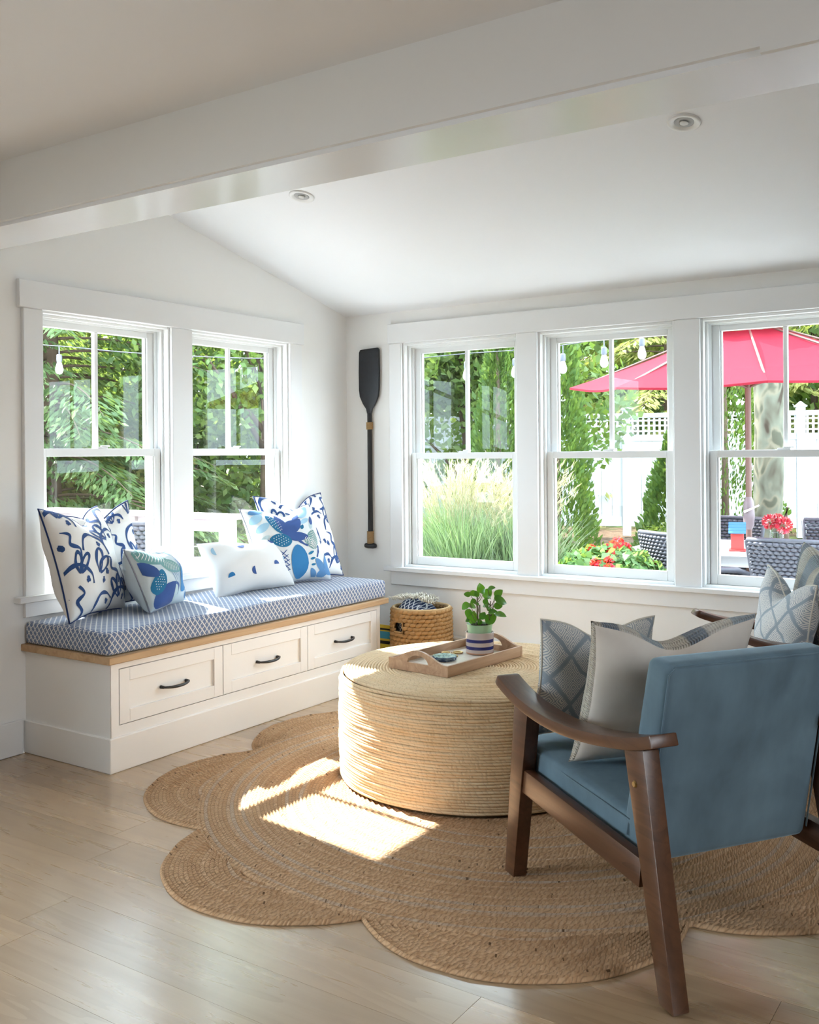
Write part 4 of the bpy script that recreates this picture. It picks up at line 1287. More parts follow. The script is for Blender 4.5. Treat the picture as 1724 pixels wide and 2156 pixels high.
def maze_mat():
    """greyed blue cloth with cream patches of nested diamonds"""
    t = NT('nested_diamond_print')
    u, v, _ = t.sep(t.uv())
    cw, chh = 0.135, 0.155
    wob = t.m('MULTIPLY', t.m('SUBTRACT', t.noise(t.uv(), 9, 2), .5), 0.035)
    u2 = t.m('ADD', u, wob); v2 = t.m('ADD', v, wob)
    def cell(du, dv):
        a = t.m('SUBTRACT', t.m('FRACT', t.m('ADD', t.m('DIVIDE', u2, cw), du)), .5)
        b = t.m('SUBTRACT', t.m('FRACT', t.m('ADD', t.m('DIVIDE', v2, chh), dv)), .5)
        return t.m('ADD', t.m('ABSOLUTE', a), t.m('ABSOLUTE', b))
    c1 = cell(0, 0); c2 = cell(.5, .5)
    dmin = t.m('MINIMUM', c1, c2)
    patch = t.rng(dmin, .415, .45, 1, 0)
    def rings():
        a = t.m('SUBTRACT', t.m('FRACT', t.m('DIVIDE', u2, 0.036)), .5)
        b = t.m('SUBTRACT', t.m('FRACT', t.m('DIVIDE', v2, 0.042)), .5)
        l1 = t.m('ADD', t.m('ABSOLUTE', a), t.m('ABSOLUTE', b))
        return t.m('ABSOLUTE', t.m('SUBTRACT', t.m('FRACT', t.m('MULTIPLY', l1, 5.0)), .5))
    ln = t.rng(rings(), .16, .22)
    f = t.m('MULTIPLY', patch, ln)
    t.base(t.mix(f, (0.31, 0.36, 0.41), (0.74, 0.72, 0.68)), .92, .15, Sheen_Weight=.1)
    t.bump(t.noise(t.uv(), 900, 2), .2, .001)
    return t.mat
MAT['maze'] = maze_mat()
def knit_mat():
    t = NT('striped_knit')
    u, v, _ = t.sep(t.uv())
    st = t.m('FRACT', t.m('ADD', t.m('DIVIDE', u, 0.26), .1))
    col = t.ramp(st, [(0.0, (0.70, 0.64, 0.55)), (0.27, (0.72, 0.66, 0.56)), (0.30, (0.22, 0.26, 0.31)), (0.46, (0.24, 0.28, 0.33)), (0.49, (0.74, 0.70, 0.63)), (0.72, (0.72, 0.68, 0.6)), (0.75, (0.42, 0.49, 0.54)), (0.92, (0.40, 0.47, 0.52))])
    k1 = t.m('SINE', t.m('MULTIPLY', t.m('ADD', u, t.m('MULTIPLY', t.m('ABSOLUTE', t.m('SUBTRACT', t.m('FRACT', t.m('DIVIDE', v, .008)), .5)), .006)), 2 * PI / .007))
    k2 = t.m('SINE', t.m('MULTIPLY', v, 2 * PI / .006))
    h = t.m('ADD', k1, k2)
    col = t.mix(t.rng(h, -1.6, .2, .45, 0), col, (0.2, 0.18, 0.16))
    t.base(col, .95, .1, Sheen_Weight=.2)
    t.bump(h, .7, .004)
    return t.mat
MAT['knit'] = knit_mat()
MAT['beige_velvet'] = velvet('beige_velvet', (0.70, 0.63, 0.56), (0.80, 0.74, 0.66))
MAT['cream_cord'] = cloth('cream_cord', (0.66, 0.63, 0.56))
def cp(o, f, r, s, w_): return (o.x + f.x * s + r.x * w_, o.y + f.y * s + r.y * w_)
def chair_pillow(label, BL, BR, a, b, z, lean, mats, cord, th, dent, seed, roll=0.0, rim=0.0, du=0.0):
    o = thing('throw_pillow', label, 'pillow', group='pillows on the armchairs')
    p = Pillow(a, b, th, .08, dent, seed, dent_u=du)
    p.cover(o, mats, rim=rim)
    if cord: p.piping(o, cord, .0034)
    place_pillow(o, BL, BR, b, z, lean, roll)
    return o
chair_pillow('grey blue pillow with cream diamond print on the velvet chair', cp(O1, F1, R1, .735, .065), cp(O1, F1, R1, .775, .49), .215, .172, .408, -.06, [MAT['maze']], MAT['cream_cord'], .07, .05, 31, -.06)
chair_pillow('plain beige velvet pillow with knit front on the velvet chair', cp(O1, F1, R1, .545, .085), cp(O1, F1, R1, .47, .54), .240, .225, .395, -.38, [MAT['beige_velvet'], MAT['knit']], None, .085, .075, 33, 0.0, .05)
chair_pillow('grey blue pillow with cream diamond print on the far armchair', cp(O2, F2, R2, .60, .47), cp(O2, F2, R2, .55, .06), .195, .188, .400, .10, [MAT['maze']], MAT['cream_cord'], .075, .08, 35, -.09)
chair_pillow('pale striped knit pillow at the back of the far armchair', cp(O2, F2, R2, .43, .50), cp(O2, F2, R2, .41, .03), .235, .242, .395, .10, [MAT['knit'], MAT['beige_velvet']], None, .08, .06, 37)

# ================================================================== THE GARDEN
def ground_z(y_): return -0.16 + 0.022 * max(0.0, y_ - 2.0)
def soil_mat():
    t = NT('garden_soil')
    n1 = t.noise(t.coord(), 0.5, 4); n2 = t.noise(t.coord(), 14, 5, .7)
    col = t.mix(t.rng(n2, .35, .65), (0.07, 0.042, 0.027), (0.16, 0.11, 0.075))
    col = t.mix(t.rng(n1, .48, .56), col, t.mix(n2, (0.035, 0.065, 0.015), (0.09, 0.13, 0.035)))
    t.base(col, .95, .1)
    t.bump(n2, .8, .03)
    return t.mat
gm = MB()
ys = [-20, 0.15, 2.0, 12, 40]
for y0, y1 in zip(ys[:-1], ys[1:]):
    for x0, x1 in ((-40, -0.16), (-0.16, 40)):
        if y0 < 0 and x0 > -1: continue
        gm.add([(x0, y0, ground_z(y0)), (x1, y0, ground_z(y0)), (x1, y1, ground_z(y1)), (x0, y1, ground_z(y1))], [(0, 1, 2, 3)])
tag(gm.build('ground', soil_mat()), 'garden ground of bare soil and lawn outside the windows', 'ground', kind='structure')

tag(box('patio', flat('pale_bounce_paving', (.60, .58, .55), .85, .2, var=.08, vscale=6), (.75, 6.0, .18, 3.5, -.30, -.152)), 'pale stone patio added under the garden table to bounce sunlight', 'patio', kind='structure')  # unseen pale slab, added to bounce sunlight up to the sloping ceiling
def foliage_mat(name, stops, trans=0.45, rough=0.55):
    t = NT(name)
    r = t.n('ShaderNodeNewGeometry').outputs['Random Per Island']
    nz = t.noise(t.coord(), 1.3, 3)
    f = t.m('ADD', t.m('MULTIPLY', r, .6), t.m('MULTIPLY', t.rng(nz, .3, .7), .4))
    col = t.ramp(f, stops)
    t.base(col, rough, .3)
    tr = t.n('ShaderNodeBsdfTranslucent')
    t.put(tr.inputs[0], t.mix(.5, col, (0.32, 0.42, 0.05)))
    mx = t.n('ShaderNodeMixShader'); mx.inputs[0].default_value = trans
    t.link(t.b.outputs[0], mx.inputs[1]); t.link(tr.outputs[0], mx.inputs[2]); t.link(mx.outputs[0], t.out.inputs[0])
    return t.mat
FM = {
    'conifer': foliage_mat('feathery_conifer', [(0, (0.038, 0.073, 0.028)), (.5, (0.086, 0.142, 0.053)), (.85, (0.186, 0.235, 0.091)), (1, (0.356, 0.339, 0.134))]),
    'broad': foliage_mat('broad_green_leaves', [(0, (0.029, 0.059, 0.016)), (.5, (0.072, 0.132, 0.033)), (.9, (0.171, 0.225, 0.066)), (1, (0.419, 0.226, 0.103))]),
    'arbor': foliage_mat('arborvitae_green', [(0, (0.026, 0.068, 0.017)), (.5, (0.064, 0.131, 0.028)), (1, (0.151, 0.218, 0.051))]),
    'bright': foliage_mat('sunny_yellow_green', [(0, (0.105, 0.134, 0.035)), (.5, (0.230, 0.229, 0.065)), (1, (0.305, 0.250, 0.084))]),
    'shrub': foliage_mat('pale_shrub_leaves', [(0, (0.040, 0.084, 0.017)), (.5, (0.125, 0.169, 0.037)), (.85, (0.239, 0.223, 0.053)), (1, (0.274, 0.109, 0.065))]),
    'geranium': foliage_mat('geranium_leaves', [(0, (0.031, 0.105, 0.025)), (.6, (0.087, 0.205, 0.062)), (1, (0.260, 0.360, 0.198))]),
    'grass': foliage_mat('grass_blades', [(0, (0.079, 0.150, 0.068)), (.5, (0.192, 0.281, 0.174)), (1, (0.368, 0.404, 0.284))]),
    'plume': foliage_mat('grass_plumes', [(0, (0.346, 0.279, 0.179)), (.5, (0.464, 0.397, 0.285)), (1, (0.575, 0.530, 0.441))]),
}
BARK = flat('brown_bark', (0.10, 0.07, 0.05), 0.95, .1, var=.4, vscale=12, bump=1, bscale=25)
def quads_obj(name, P, D, Nn, L, W, mat, parent):
    """one mesh of rhombic leaves: centres P, axis D, normal Nn, half length L, half width W"""
    P, D, Nn = (np.asarray(q, float) for q in (P, D, Nn))
    D = D / (np.linalg.norm(D, axis=1, keepdims=True) + 1e-9)
    X = np.cross(D, Nn); X /= (np.linalg.norm(X, axis=1, keepdims=True) + 1e-9)
    L = np.asarray(L)[:, None]; W = np.asarray(W)[:, None]
    v = np.stack([P - D * L, P + X * W - D * L * .1, P + D * L, P - X * W - D * L * .1], 1).reshape(-1, 3)
    n = len(P)
    me = bpy.data.meshes.new(name)
    me.vertices.add(4 * n); me.vertices.foreach_set('co', v.ravel())
    me.loops.add(4 * n); me.loops.foreach_set('vertex_index', np.arange(4 * n, dtype=np.int32))
    me.polygons.add(n); me.polygons.foreach_set('loop_start', np.arange(0, 4 * n, 4, dtype=np.int32))
    me.update(calc_edges=True)
    me.materials.append(mat)
    o = bpy.data.objects.new(name, me); COL.objects.link(o); o.parent = parent
    o['kind'] = 'stuff'
    return o
def rdir(n):
    d = rng.normal(size=(n, 3)); return d / np.linalg.norm(d, axis=1, keepdims=True)
def broad_tree(label, loc, h, crown_r, n, mat, size=.06, z0=.25, group='trees beyond the garden', trunk=.09, lumps=9):
    o = thing('tree', label, 'tree', loc, group=group)
    # trunk with limbs
    mb = MB()
    mb.tube([(0, 0, -.05), (.03, .02, h * .35), (-.02, .03, h * .7)], [trunk, trunk * .75, trunk * .3], 10)
    C = []
    for k in range(lumps):
        a = 2 * PI * k / lumps + rng.uniform(-.3, .3)
        rr = crown_r * rng.uniform(.15, .68); zc = h * rng.uniform(z0 + .12, .86)
        C.append((rr * math.cos(a), rr * math.sin(a), zc, crown_r * rng.uniform(.42, .62)))
        mb.tube([(0, 0, zc * .55), (rr * .5 * math.cos(a), rr * .5 * math.sin(a), zc * .8), (rr * math.cos(a), rr * math.sin(a), zc)], [trunk * .4, trunk * .28, trunk * .1], 6)
    mb.build('trunk', BARK, o, smooth=True)
    C.append((0, 0, h * .8, crown_r * .6))
    C = np.array(C)
    idx = rng.integers(0, len(C), n)
    d = rdir(n)
    rad = C[idx, 3] * rng.uniform(.45, 1.02, n) ** .6
    P = C[idx, :3] + d * rad[:, None] * np.array([1, 1, .85])
    Nn = d + rdir(n) * .8 + np.array([0, 0, .4])
    quads_obj('foliage', P, rdir(n) + np.array([0, 0, -.4]), Nn, size * rng.uniform(.7, 1.2, n), size * .55 * rng.uniform(.7, 1.2, n), mat, o)
    return o
def conifer(label, loc, h, r, n_br, mat, group='trees beyond the garden', droop=.18, spray=.05, dens=150):
    """trunk with long feathery, slightly drooping branches"""
    o = thing('conifer', label, 'tree', loc, group=group)
    mb = MB().tube([(0, 0, -.05), (0, 0, h * .5), (0, 0, h)], [.13, .08, .01], 8)
    Ps, Ds, Ns = [], [], []
    for k in range(n_br):
        z = h * (0.02 + .95 * (k + rng.uniform(0, 1)) / n_br)
        a = rng.uniform(0, 2 * PI)
        L = r * (1.03 - z / h) ** .75 * rng.uniform(.75, 1.1) + .15
        t = np.linspace(0, 1, 8)
        bp = np.stack([L * t * math.cos(a), L * t * math.sin(a), z + .12 * L * t - droop * L * t ** 2 * 1.6], 1)
        mb.tube([tuple(q) for q in bp], [.018 * (1 - .85 * q) for q in t], 5)
        m_ = int(dens * L)
        tt = rng.uniform(.12, 1, m_)
        base = np.stack([np.interp(tt, t, bp[:, i]) for i in range(3)], 1)
        side = rng.choice([-1, 1], m_)
        off = rng.uniform(0, 1, m_) * .34 * L * (1 - tt * .75)
        ang = a + side * 1.0
        P = base + np.stack([np.cos(ang) * off, np.sin(ang) * off, -.25 * off - rng.uniform(0, .06, m_)], 1)
        Dd = np.stack([np.cos(ang - side * .3), np.sin(ang - side * .3), -.35 - rng.uniform(0, .4, m_)], 1) + rdir(m_) * .25
        Ps.append(P); Ds.append(Dd); Ns.append(np.array([0, 0, 1]) + rdir(m_) * .55)
    mb.build('trunk', BARK, o, smooth=True)
    P = np.concatenate(Ps); n = len(P)
    quads_obj('foliage', P, np.concatenate(Ds), np.concatenate(Ns), spray * rng.uniform(.7, 1.5, n), spray * .32 * rng.uniform(.7, 1.3, n), mat, o)
    return o
def arborvitae(label, loc, h, r, n, mat=None, p=.8):
    o = thing('arborvitae', label, 'evergreen shrub', loc, group='clipped evergreens along the fence')
    MB().tube([(0, 0, -.05), (0, 0, h * .85)], [.05, .015], 8).build('trunk', BARK, o, smooth=True)
    z = h * rng.uniform(0.01, 1, n) ** 1.15
    a = rng.uniform(0, 2 * PI, n)
    rr = r * np.clip(1 - z / h, 0, 1) ** p * np.clip(z / (h * .12), .55, 1) * (1 + .10 * np.sin(a * 5 + z * 9) + .10 * np.sin(a * 9 - z * 17)) * rng.uniform(.78, 1.05, n)
    P = np.stack([rr * np.cos(a), rr * np.sin(a), z], 1)
    out = np.stack([np.cos(a), np.sin(a), np.zeros(n)], 1)
    Dd = out * .55 + np.array([0, 0, .9]) + rdir(n) * .4
    Nn = np.cross(out, [0, 0, 1]) + rdir(n) * .5
    quads_obj('foliage', P, Dd, Nn, rng.uniform(.022, .045, n), rng.uniform(.010, .02, n), mat or FM['arbor'], o)
    return o
def bush(label, loc, r, h, n, mat, size=.03, cat='shrub', name='shrub', group='low planting by the fence'):
    o = thing(name, label, cat, loc, group=group)
    mb = MB()
    for k in range(7):
        a = 2 * PI * k / 7
        mb.tube([(0, 0, -.02), (.4 * r * math.cos(a), .4 * r * math.sin(a), h * .5), (.75 * r * math.cos(a), .75 * r * math.sin(a), h * .8)], [.012, .008, .004], 5)
    mb.build('stems', BARK, o, smooth=True)
    d = rdir(n); d[:, 2] = np.abs(d[:, 2])
    lump = 1 + .18 * np.sin(d[:, 0] * 7 + loc[0]) * np.sin(d[:, 1] * 6) + .12 * np.sin(d[:, 2] * 11)
    P = d * np.array([r, r, h]) * (lump * rng.uniform(.6, 1.02, n))[:, None]
    quads_obj('foliage', P, rdir(n) + d * .5, d + rdir(n) * .7, size * rng.uniform(.7, 1.3, n), size * .6 * rng.uniform(.7, 1.3, n), mat, o)
    return o

# ---- trees seen through the windows over the bench
conifer('tall feathery hemlock filling the left window over the bench', (-5.5, 1.9, -.1), 6.4, 2.5, 150, FM['conifer'], spray=.055, dens=150)
conifer('feathery hemlock standing further left behind the deck rail', (-7.8, 0.6, -.1), 6.0, 2.3, 110, FM['conifer'], spray=.06, dens=120)
broad_tree('dark leafy tree behind the bench window nearest the corner', (-4.3, 4.0, 0), 5.2, 1.9, 15000, FM['broad'], .055)
broad_tree('sunlit yellow-green tree glowing behind the hemlock', (-9.5, 4.5, 0), 5.0, 2.6, 9000, FM['bright'], .085, z0=.0)
broad_tree('leafy tree far behind the hemlocks', (-13.0, 7.0, 0), 8.0, 3.6, 9000, FM['broad'], .13, z0=.0)
conifer('distant hemlock left of the sunlit tree', (-12.0, 1.5, 0), 8.5, 3.0, 90, FM['conifer'], spray=.09, dens=90)
broad_tree('leafy tree behind the far end of the deck', (-8.2, 7.2, 0), 7.0, 2.8, 10000, FM['broad'], .10, z0=.0)
broad_tree('round leafy bush-like tree behind the deck corner', (-6.6, 4.9, 0), 2.6, 1.7, 9000, FM['broad'], .07, z0=-.1, trunk=.05)
broad_tree('low leafy tree behind the left end of the deck rail', (-7.0, 2.9, 0), 2.4, 1.6, 8000, FM['bright'], .07, z0=-.1, trunk=.05)
broad_tree('tall dark tree closing the view far beyond the deck', (-17.0, 10.0, 0), 9.0, 5.5, 9000, FM['broad'], .22, z0=-.1)
broad_tree('tall dark tree closing the view far left beyond the deck', (-18.0, 3.0, 0), 9.0, 5.5, 9000, FM['broad'], .22, z0=-.1)
broad_tree('tall dark tree far behind the leafy tree by the grass', (-12.0, 17.0, 0), 9.5, 5.5, 9000, FM['broad'], .22, z0=-.1)
# ---- trees beyond the fence
broad_tree('tall tree closing the view far behind the fence', (-5.5, 21.0, 0), 9.5, 5.5, 9000, FM['broad'], .22, z0=-.1)
broad_tree('tall tree closing the view behind the right part of the fence', (2.0, 22.5, 0), 9.5, 5.5, 9000, FM['broad'], .22, z0=-.1)
broad_tree('tall tree closing the view at the far right of the fence', (8.0, 20.0, 0), 9.5, 5.5, 7000, FM['broad'], .22, z0=-.1)
broad_tree('leafy tree behind the tall grass', (-3.3, 7.0, 0), 5.4, 2.0, 14000, FM['broad'], .07, z0=.0)
conifer('feathery conifer behind the white fence left of the umbrella', (-2.2, 12.2, 0), 7.5, 3.2, 120, FM['bright'], spray=.08, dens=100)
conifer('feathery conifer behind the white fence beyond the umbrella', (1.4, 13.5, 0), 7.5, 3.2, 110, FM['bright'], spray=.085, dens=100)
broad_tree('leafy tree far behind the umbrella', (-1.0, 18.0, 0), 9.0, 4.0, 9000, FM['broad'], .14, z0=.0)
broad_tree('leafy tree far behind the left end of the fence', (-6.8, 14.5, 0), 9.0, 4.2, 10000, FM['broad'], .13, z0=.0)
broad_tree('sunlit leafy tree far behind the sycamore trunk', (4.5, 15.0, 0), 8.0, 3.8, 8000, FM['bright'], .13, z0=.0)
arborvitae('slim evergreen column seen through the window beside the oar', (-1.55, 4.75, ground_z(4.75)), 3.0, .46, 9000)
arborvitae('evergreen cone at the left edge of the middle window', (-.40, 3.80, ground_z(3.8)), 3.1, .40, 9000, p=.55)
arborvitae('broad evergreen cone behind the umbrella pole', (.72, 5.45, ground_z(5.45)), 3.2, .58, 11000, p=.5)
arborvitae('evergreen cone in front of the fence at the right of the middle window', (.02, 6.1, ground_z(6.1)), 1.75, .52, 8000, p=.7)
bush('pale variegated shrub below the evergreen beside the fence', (.30, 5.15, ground_z(5.1)), .42, .62, 3500, FM['shrub'], .028)
bush('pale yellow-green shrub behind the garden table', (.95, 4.5, ground_z(4.5)), .45, .55, 3500, FM['shrub'], .03)
bush('low leafy ground cover beside the stump', (-1.15, 5.4, ground_z(5.4)), .55, .28, 1600, FM['geranium'], .06)
bush('low leafy ground cover under the fence', (-.35, 7.2, ground_z(7.2)), .40, .25, 1000, FM['geranium'], .06)
bush('leafy ground cover beyond the table legs', (1.9, 4.6, ground_z(4.6)), .9, .30, 3500, FM['shrub'], .04)

# ---- tall ornamental grass
def grass_clump(label, loc, n, h, spread, npl):
    o = thing('ornamental_grass', label, 'grass', loc, group='tall grasses outside the window')
    def strips(n, hh, wd, bend, K=6):
        a = rng.uniform(0, 2 * PI, n); out = rng.uniform(0.05, 1, n) ** .7
        H = hh * rng.uniform(.65, 1.05, n)
        b0 = rng.normal(size=(n, 2)) * .09
        verts = []
        t = np.linspace(0, 1, K)
        for k in range(K):
            r = out * spread * (t[k] ** bend) * H / hh
            z = H * (t[k] - .18 * out * t[k] ** 3)
            c = np.stack([b0[:, 0] + r * np.cos(a), b0[:, 1] + r * np.sin(a), z], 1)
            s_ = np.stack([-np.sin(a + .6), np.cos(a + .6), np.zeros(n)], 1) * (wd * (1 - t[k]) ** .6 + .0004)
            verts.append(c - s_); verts.append(c + s_)
        return np.stack(verts, 1), a, out, H
    V, a, out, H = strips(n, h, .0048, 1.8)
    me = bpy.data.meshes.new('blades')
    K2 = V.shape[1]
    base = (np.arange(n) * K2)[:, None]
    fc = np.concatenate([np.stack([base[:, 0] + 2 * k, base[:, 0] + 2 * k + 1, base[:, 0] + 2 * k + 3, base[:, 0] + 2 * k + 2], 1) for k in range(K2 // 2 - 1)], 0)
    me.from_pydata(V.reshape(-1, 3).tolist(), [], fc.tolist())
    me.materials.append(FM['grass'])
    ob = bpy.data.objects.new('blades', me); COL.objects.link(ob); ob.parent = o; ob['kind'] = 'stuff'
    Ps, Ds = [], []
    stalk = MB()
    for k in range(npl):
        a_ = rng.uniform(0, 2 * PI); ou = rng.uniform(.1, 1) ** .8
        Hh = h * rng.uniform(.92, 1.22)
        tip = np.array([ou * spread * .8 * math.cos(a_), ou * spread * .8 * math.sin(a_), Hh])
        mid = tip * np.array([.55, .55, .72])
        stalk.tube([tuple(tip * [.05, .05, 0]), tuple(mid), tuple(tip)], [.0022, .0018, .001], 4, caps=False)
        dr = (tip - mid) / np.linalg.norm(tip - mid)
        q = rng.uniform(0, 1, 34)
        pp = tip + dr * (q[:, None] - .75) * .30 + rdir(34) * .010
        bendv = np.array([math.cos(a_), math.sin(a_), -.3]) * .06
        pp += bendv * (q[:, None] ** 2)
        Ps.append(pp); Ds.append(np.tile(dr, (34, 1)) + rdir(34) * .45 + np.array([math.cos(a_), math.sin(a_), -.2]) * .2)
    stalk.build('stalks', FM['plume'], o)
    P = np.concatenate(Ps); m_ = len(P)
    quads_obj('plumes', P, np.concatenate(Ds), rdir(m_), rng.uniform(.02, .045, m_), rng.uniform(.002, .004, m_), FM['plume'], o)
    return o
grass_clump('tall plumed ornamental grass right outside the window beside the oar', (-.14, 1.60, -.16), 2600, 1.12, .62, 90)
grass_clump('tall plumed ornamental grass further right outside the window beside the oar', (.22, 1.80, -.16), 2000, 1.08, .50, 70)
grass_clump('tall plumed ornamental grass at the back behind the others', (-.60, 2.10, -.16), 1600, 1.12, .55, 60)

# ---- white privacy fence with lattice top
WF = flat('white_vinyl_fence', (0.45, 0.465, 0.49), .45, .4, var=.02)
fo = Vector((-3.94, 8.36, 0)); fd = Vector((0.943, 0.332, 0)).normalized()
fence = thing('privacy_fence', 'white vinyl privacy fence with square lattice top behind the garden', 'fence', (fo.x, fo.y, 0.02), math.atan2(fd.y, fd.x))
posts = [-2.2, -.12, 2.28, 4.70, 7.10, 9.5]
for x in posts:
    pt = MB().box(x - .06, x + .06, -.06, .06, 0.0, 1.86).build('post', WF, fence, bevel=.005, seg=1)
    MB().box(x - .08, x + .08, -.08, .08, 1.86, 1.885).hexa([(x - .065, -.065, 1.885), (x + .065, -.065, 1.885), (x + .065, .065, 1.885), (x - .065, .065, 1.885), (x - .01, -.01, 1.94), (x + .01, -.01, 1.94), (x + .01, .01, 1.94), (x - .01, .01, 1.94)]).build('post_cap', WF, pt)
for x0, x1 in zip(posts[:-1], posts[1:]):
    a, b = x0 + .06, x1 - .06
    for z0, z1 in ((.14, .28), (1.40, 1.49), (1.74, 1.81)):
        MB().box(a, b, -.03, .03, z0, z1).build('rail', WF, fence, bevel=.004, seg=1)
    nb = max(1, round((b - a) / .152)); wb_ = (b - a) / nb
    for k in range(nb):
        MB().box(a + k * wb_ + .0025, a + (k + 1) * wb_ - .0025, -.012, .012, .28, 1.40).build('board', WF, fence)
    lt = MB()
    k = a + .03
    while k < b:
        lt.box(k - .016, k + .016, -.008, .008, 1.49, 1.74); k += .078
    for z in (1.545, 1.625, 1.70): lt.box(a, b, -.0085, .0085, z - .012, z + .012)
    lt.build('lattice', WF, fence)

# ---- sycamore trunk
def syc_mat():
    t = NT('flaking_sycamore_bark')
    n1 = t.noise(t.vm('MULTIPLY', t.coord(), (1, 1, .55)), 7, 2, .4, .6)
    n2 = t.noise(t.coord(), 60, 4)
    st = t.ramp(n1, [(.36, (0.035, 0.024, 0.016)), (.40, (0.075, 0.07, 0.05)), (.50, (0.115, 0.12, 0.09)), (.56, (0.15, 0.135, 0.095)), (.63, (0.06, 0.062, 0.042))])
    t.base(t.mix(t.m('MULTIPLY', n2, .25), st, (0.06, 0.052, 0.038)), .85, .2)
    t.bump(n1, .5, .03)
    return t.mat
sy = thing('sycamore_tree', 'thick mottled sycamore trunk rising behind the garden table', 'tree', (1.36, 4.45, ground_z(4.45)))
mb = MB(); pth, rd = [], []
for k in range(26):
    t_ = k / 25; z = -.05 + 4.2 * t_
    pth.append((.05 * math.sin(z * .8), .02 * math.cos(z), z)); rd.append(.128 + .10 * max(0, 1 - z / .9) ** 2 + .004 * math.sin(z * 7))
mb.tube(pth, rd, 22); mb.build('trunk', syc_mat(), sy, smooth=True)
mb = MB()
for a_, z0, L_ in ((.4, 2.9, 2.0), (2.3, 3.3, 2.1), (4.2, 3.1, 1.8), (5.4, 3.7, 1.6)):
    mb.tube([(0, 0, z0), (L_ * .5 * math.cos(a_), L_ * .5 * math.sin(a_), z0 + .8), (L_ * math.cos(a_), L_ * math.sin(a_), z0 + 1.3)], [.07, .05, .02], 8)
mb.build('limb', syc_mat(), sy, smooth=True)
nn = 3500
d = rdir(nn); P = d * np.array([2.0, 2.0, 1.1]) * rng.uniform(.5, 1, nn)[:, None] + np.array([0, 0, 4.7])
quads_obj('foliage', P, rdir(nn), rdir(nn) + np.array([0, 0, 1.]), rng.uniform(.06, .11, nn), rng.uniform(.05, .08, nn), FM['broad'], sy)
MB().tube([(.16, -.05, .10), (.19, -.07, .45), (.20, -.10, .72), (.235, -.13, .86)], [.06, .05, .035, .012], 9).build('dead_stub', BARK, sy, smooth=True)
iv = thing('ivy_sprig', 'small green ivy sprig on the white fence right of the sycamore', 'ivy', (1.60, 6.2, ground_z(6.2)))
mb = MB().tube([(0, 0, -.02), (.02, 0, .3), (.0, 0, .62), (.03, 0, .80)], [.006, .005, .004, .003], 6); mb.build('stem', BARK, iv, smooth=True)
for z, s_ in ((.80, .10), (.60, .075), (.40, .08), (.22, .09)):
    pts = []
    for k in range(20):
        a_ = 2 * PI * k / 20; r = s_ * (1 if k % 4 == 0 else (.62 if k % 2 == 0 else .75))
        pts.append((r * math.cos(a_), r * math.sin(a_) * .95))
    MB().prism([(x, z + zz) for x, zz in pts], -.03, -.026, 'y').build('leaf', FM['arbor'], iv)

# ---- patio table, umbrella and what stands on the table
WT = flat('white_table_paint', (0.55, 0.555, 0.57), .4, .4, var=.03)
tb = thing('garden_table', 'long white garden table under the red umbrella', 'table', (1.98, 2.37, -.16))
for k in range(6):
    y0 = -.48 + .16 * k
    MB().box(-.91, .91, y0 + .002, y0 + .158, .705, .735).build('plank', WT, tb, bevel=.003, seg=1)
MB().box(-.84, .84, -.42, -.395, .63, .705).box(-.84, .84, .395, .42, .63, .705).box(-.84, -.815, -.40, .40, .63, .705).box(.815, .84, -.40, .40, .63, .705).build('apron', WT, tb)
for sx in (-1, 1):
    for sy_ in (-1, 1):
        MB().box(sx * .80 - .045, sx * .80 + .045, sy_ * .38 - .045, sy_ * .38 + .045, 0, .63).build('leg', WT, tb, bevel=.004, seg=1)
TT = -.16 + .736
um = thing('patio_umbrella', 'red market umbrella with brown pole over the garden table', 'umbrella', (1.79, 2.33, -.16))
t_ = NT('red_canopy')
t_.base((0.27, 0.020, 0.036), .8, .15)
tr = t_.n('ShaderNodeBsdfTranslucent'); tr.inputs[0].default_value = (0.26, 0.02, 0.04, 1)
mx = t_.n('ShaderNodeMixShader'); mx.inputs[0].default_value = .5
t_.link(t_.b.outputs[0], mx.inputs[1]); t_.link(tr.outputs[0], mx.inputs[2]); t_.link(mx.outputs[0], t_.out.inputs[0])
RED = t_.mat
POLE = flat('brown_pole', (0.13, 0.075, 0.06), .45, .4)
MB().tube([(0, 0, 0.04), (0, 0, 1.9), (0, -.035, 2.34)], .021, 14).build('pole', POLE, um, smooth='auto')
MB().lathe([(.25, 0), (.25, .035), (.06, .07), (.03, .2), (.022, .2)], 28).build('base', MAT['dark'], um, smooth='auto')
cr = MB().lathe([(.022, .86), (.036, .89), (.040, .96), (.036, 1.05), (.022, 1.09)], 16).build('crank_housing', flat('grey_brown_plastic', (0.16, 0.13, 0.14), .5), um, smooth='auto')
MB().tube([(-.02, -.045, .985), (.035, -.055, 1.01), (.085, -.06, 1.035)], [.010, .007, .006], 8).build('crank_handle', flat('pale_crank', (.6, .58, .55), .4), cr, smooth=True)
Rc, Ze, Za = 1.25, 1.93, 2.36
def tilt(mb):   # the canopy is cranked a little towards the house
    s_, c_ = math.sin(math.radians(5)), math.cos(math.radians(5))
    mb.v = [(x, y_ * c_ - (z - 1.9) * s_, 1.9 + (z - 1.9) * c_ + y_ * s_) for x, y_, z in mb.v]
    return mb
a0 = math.radians(20)
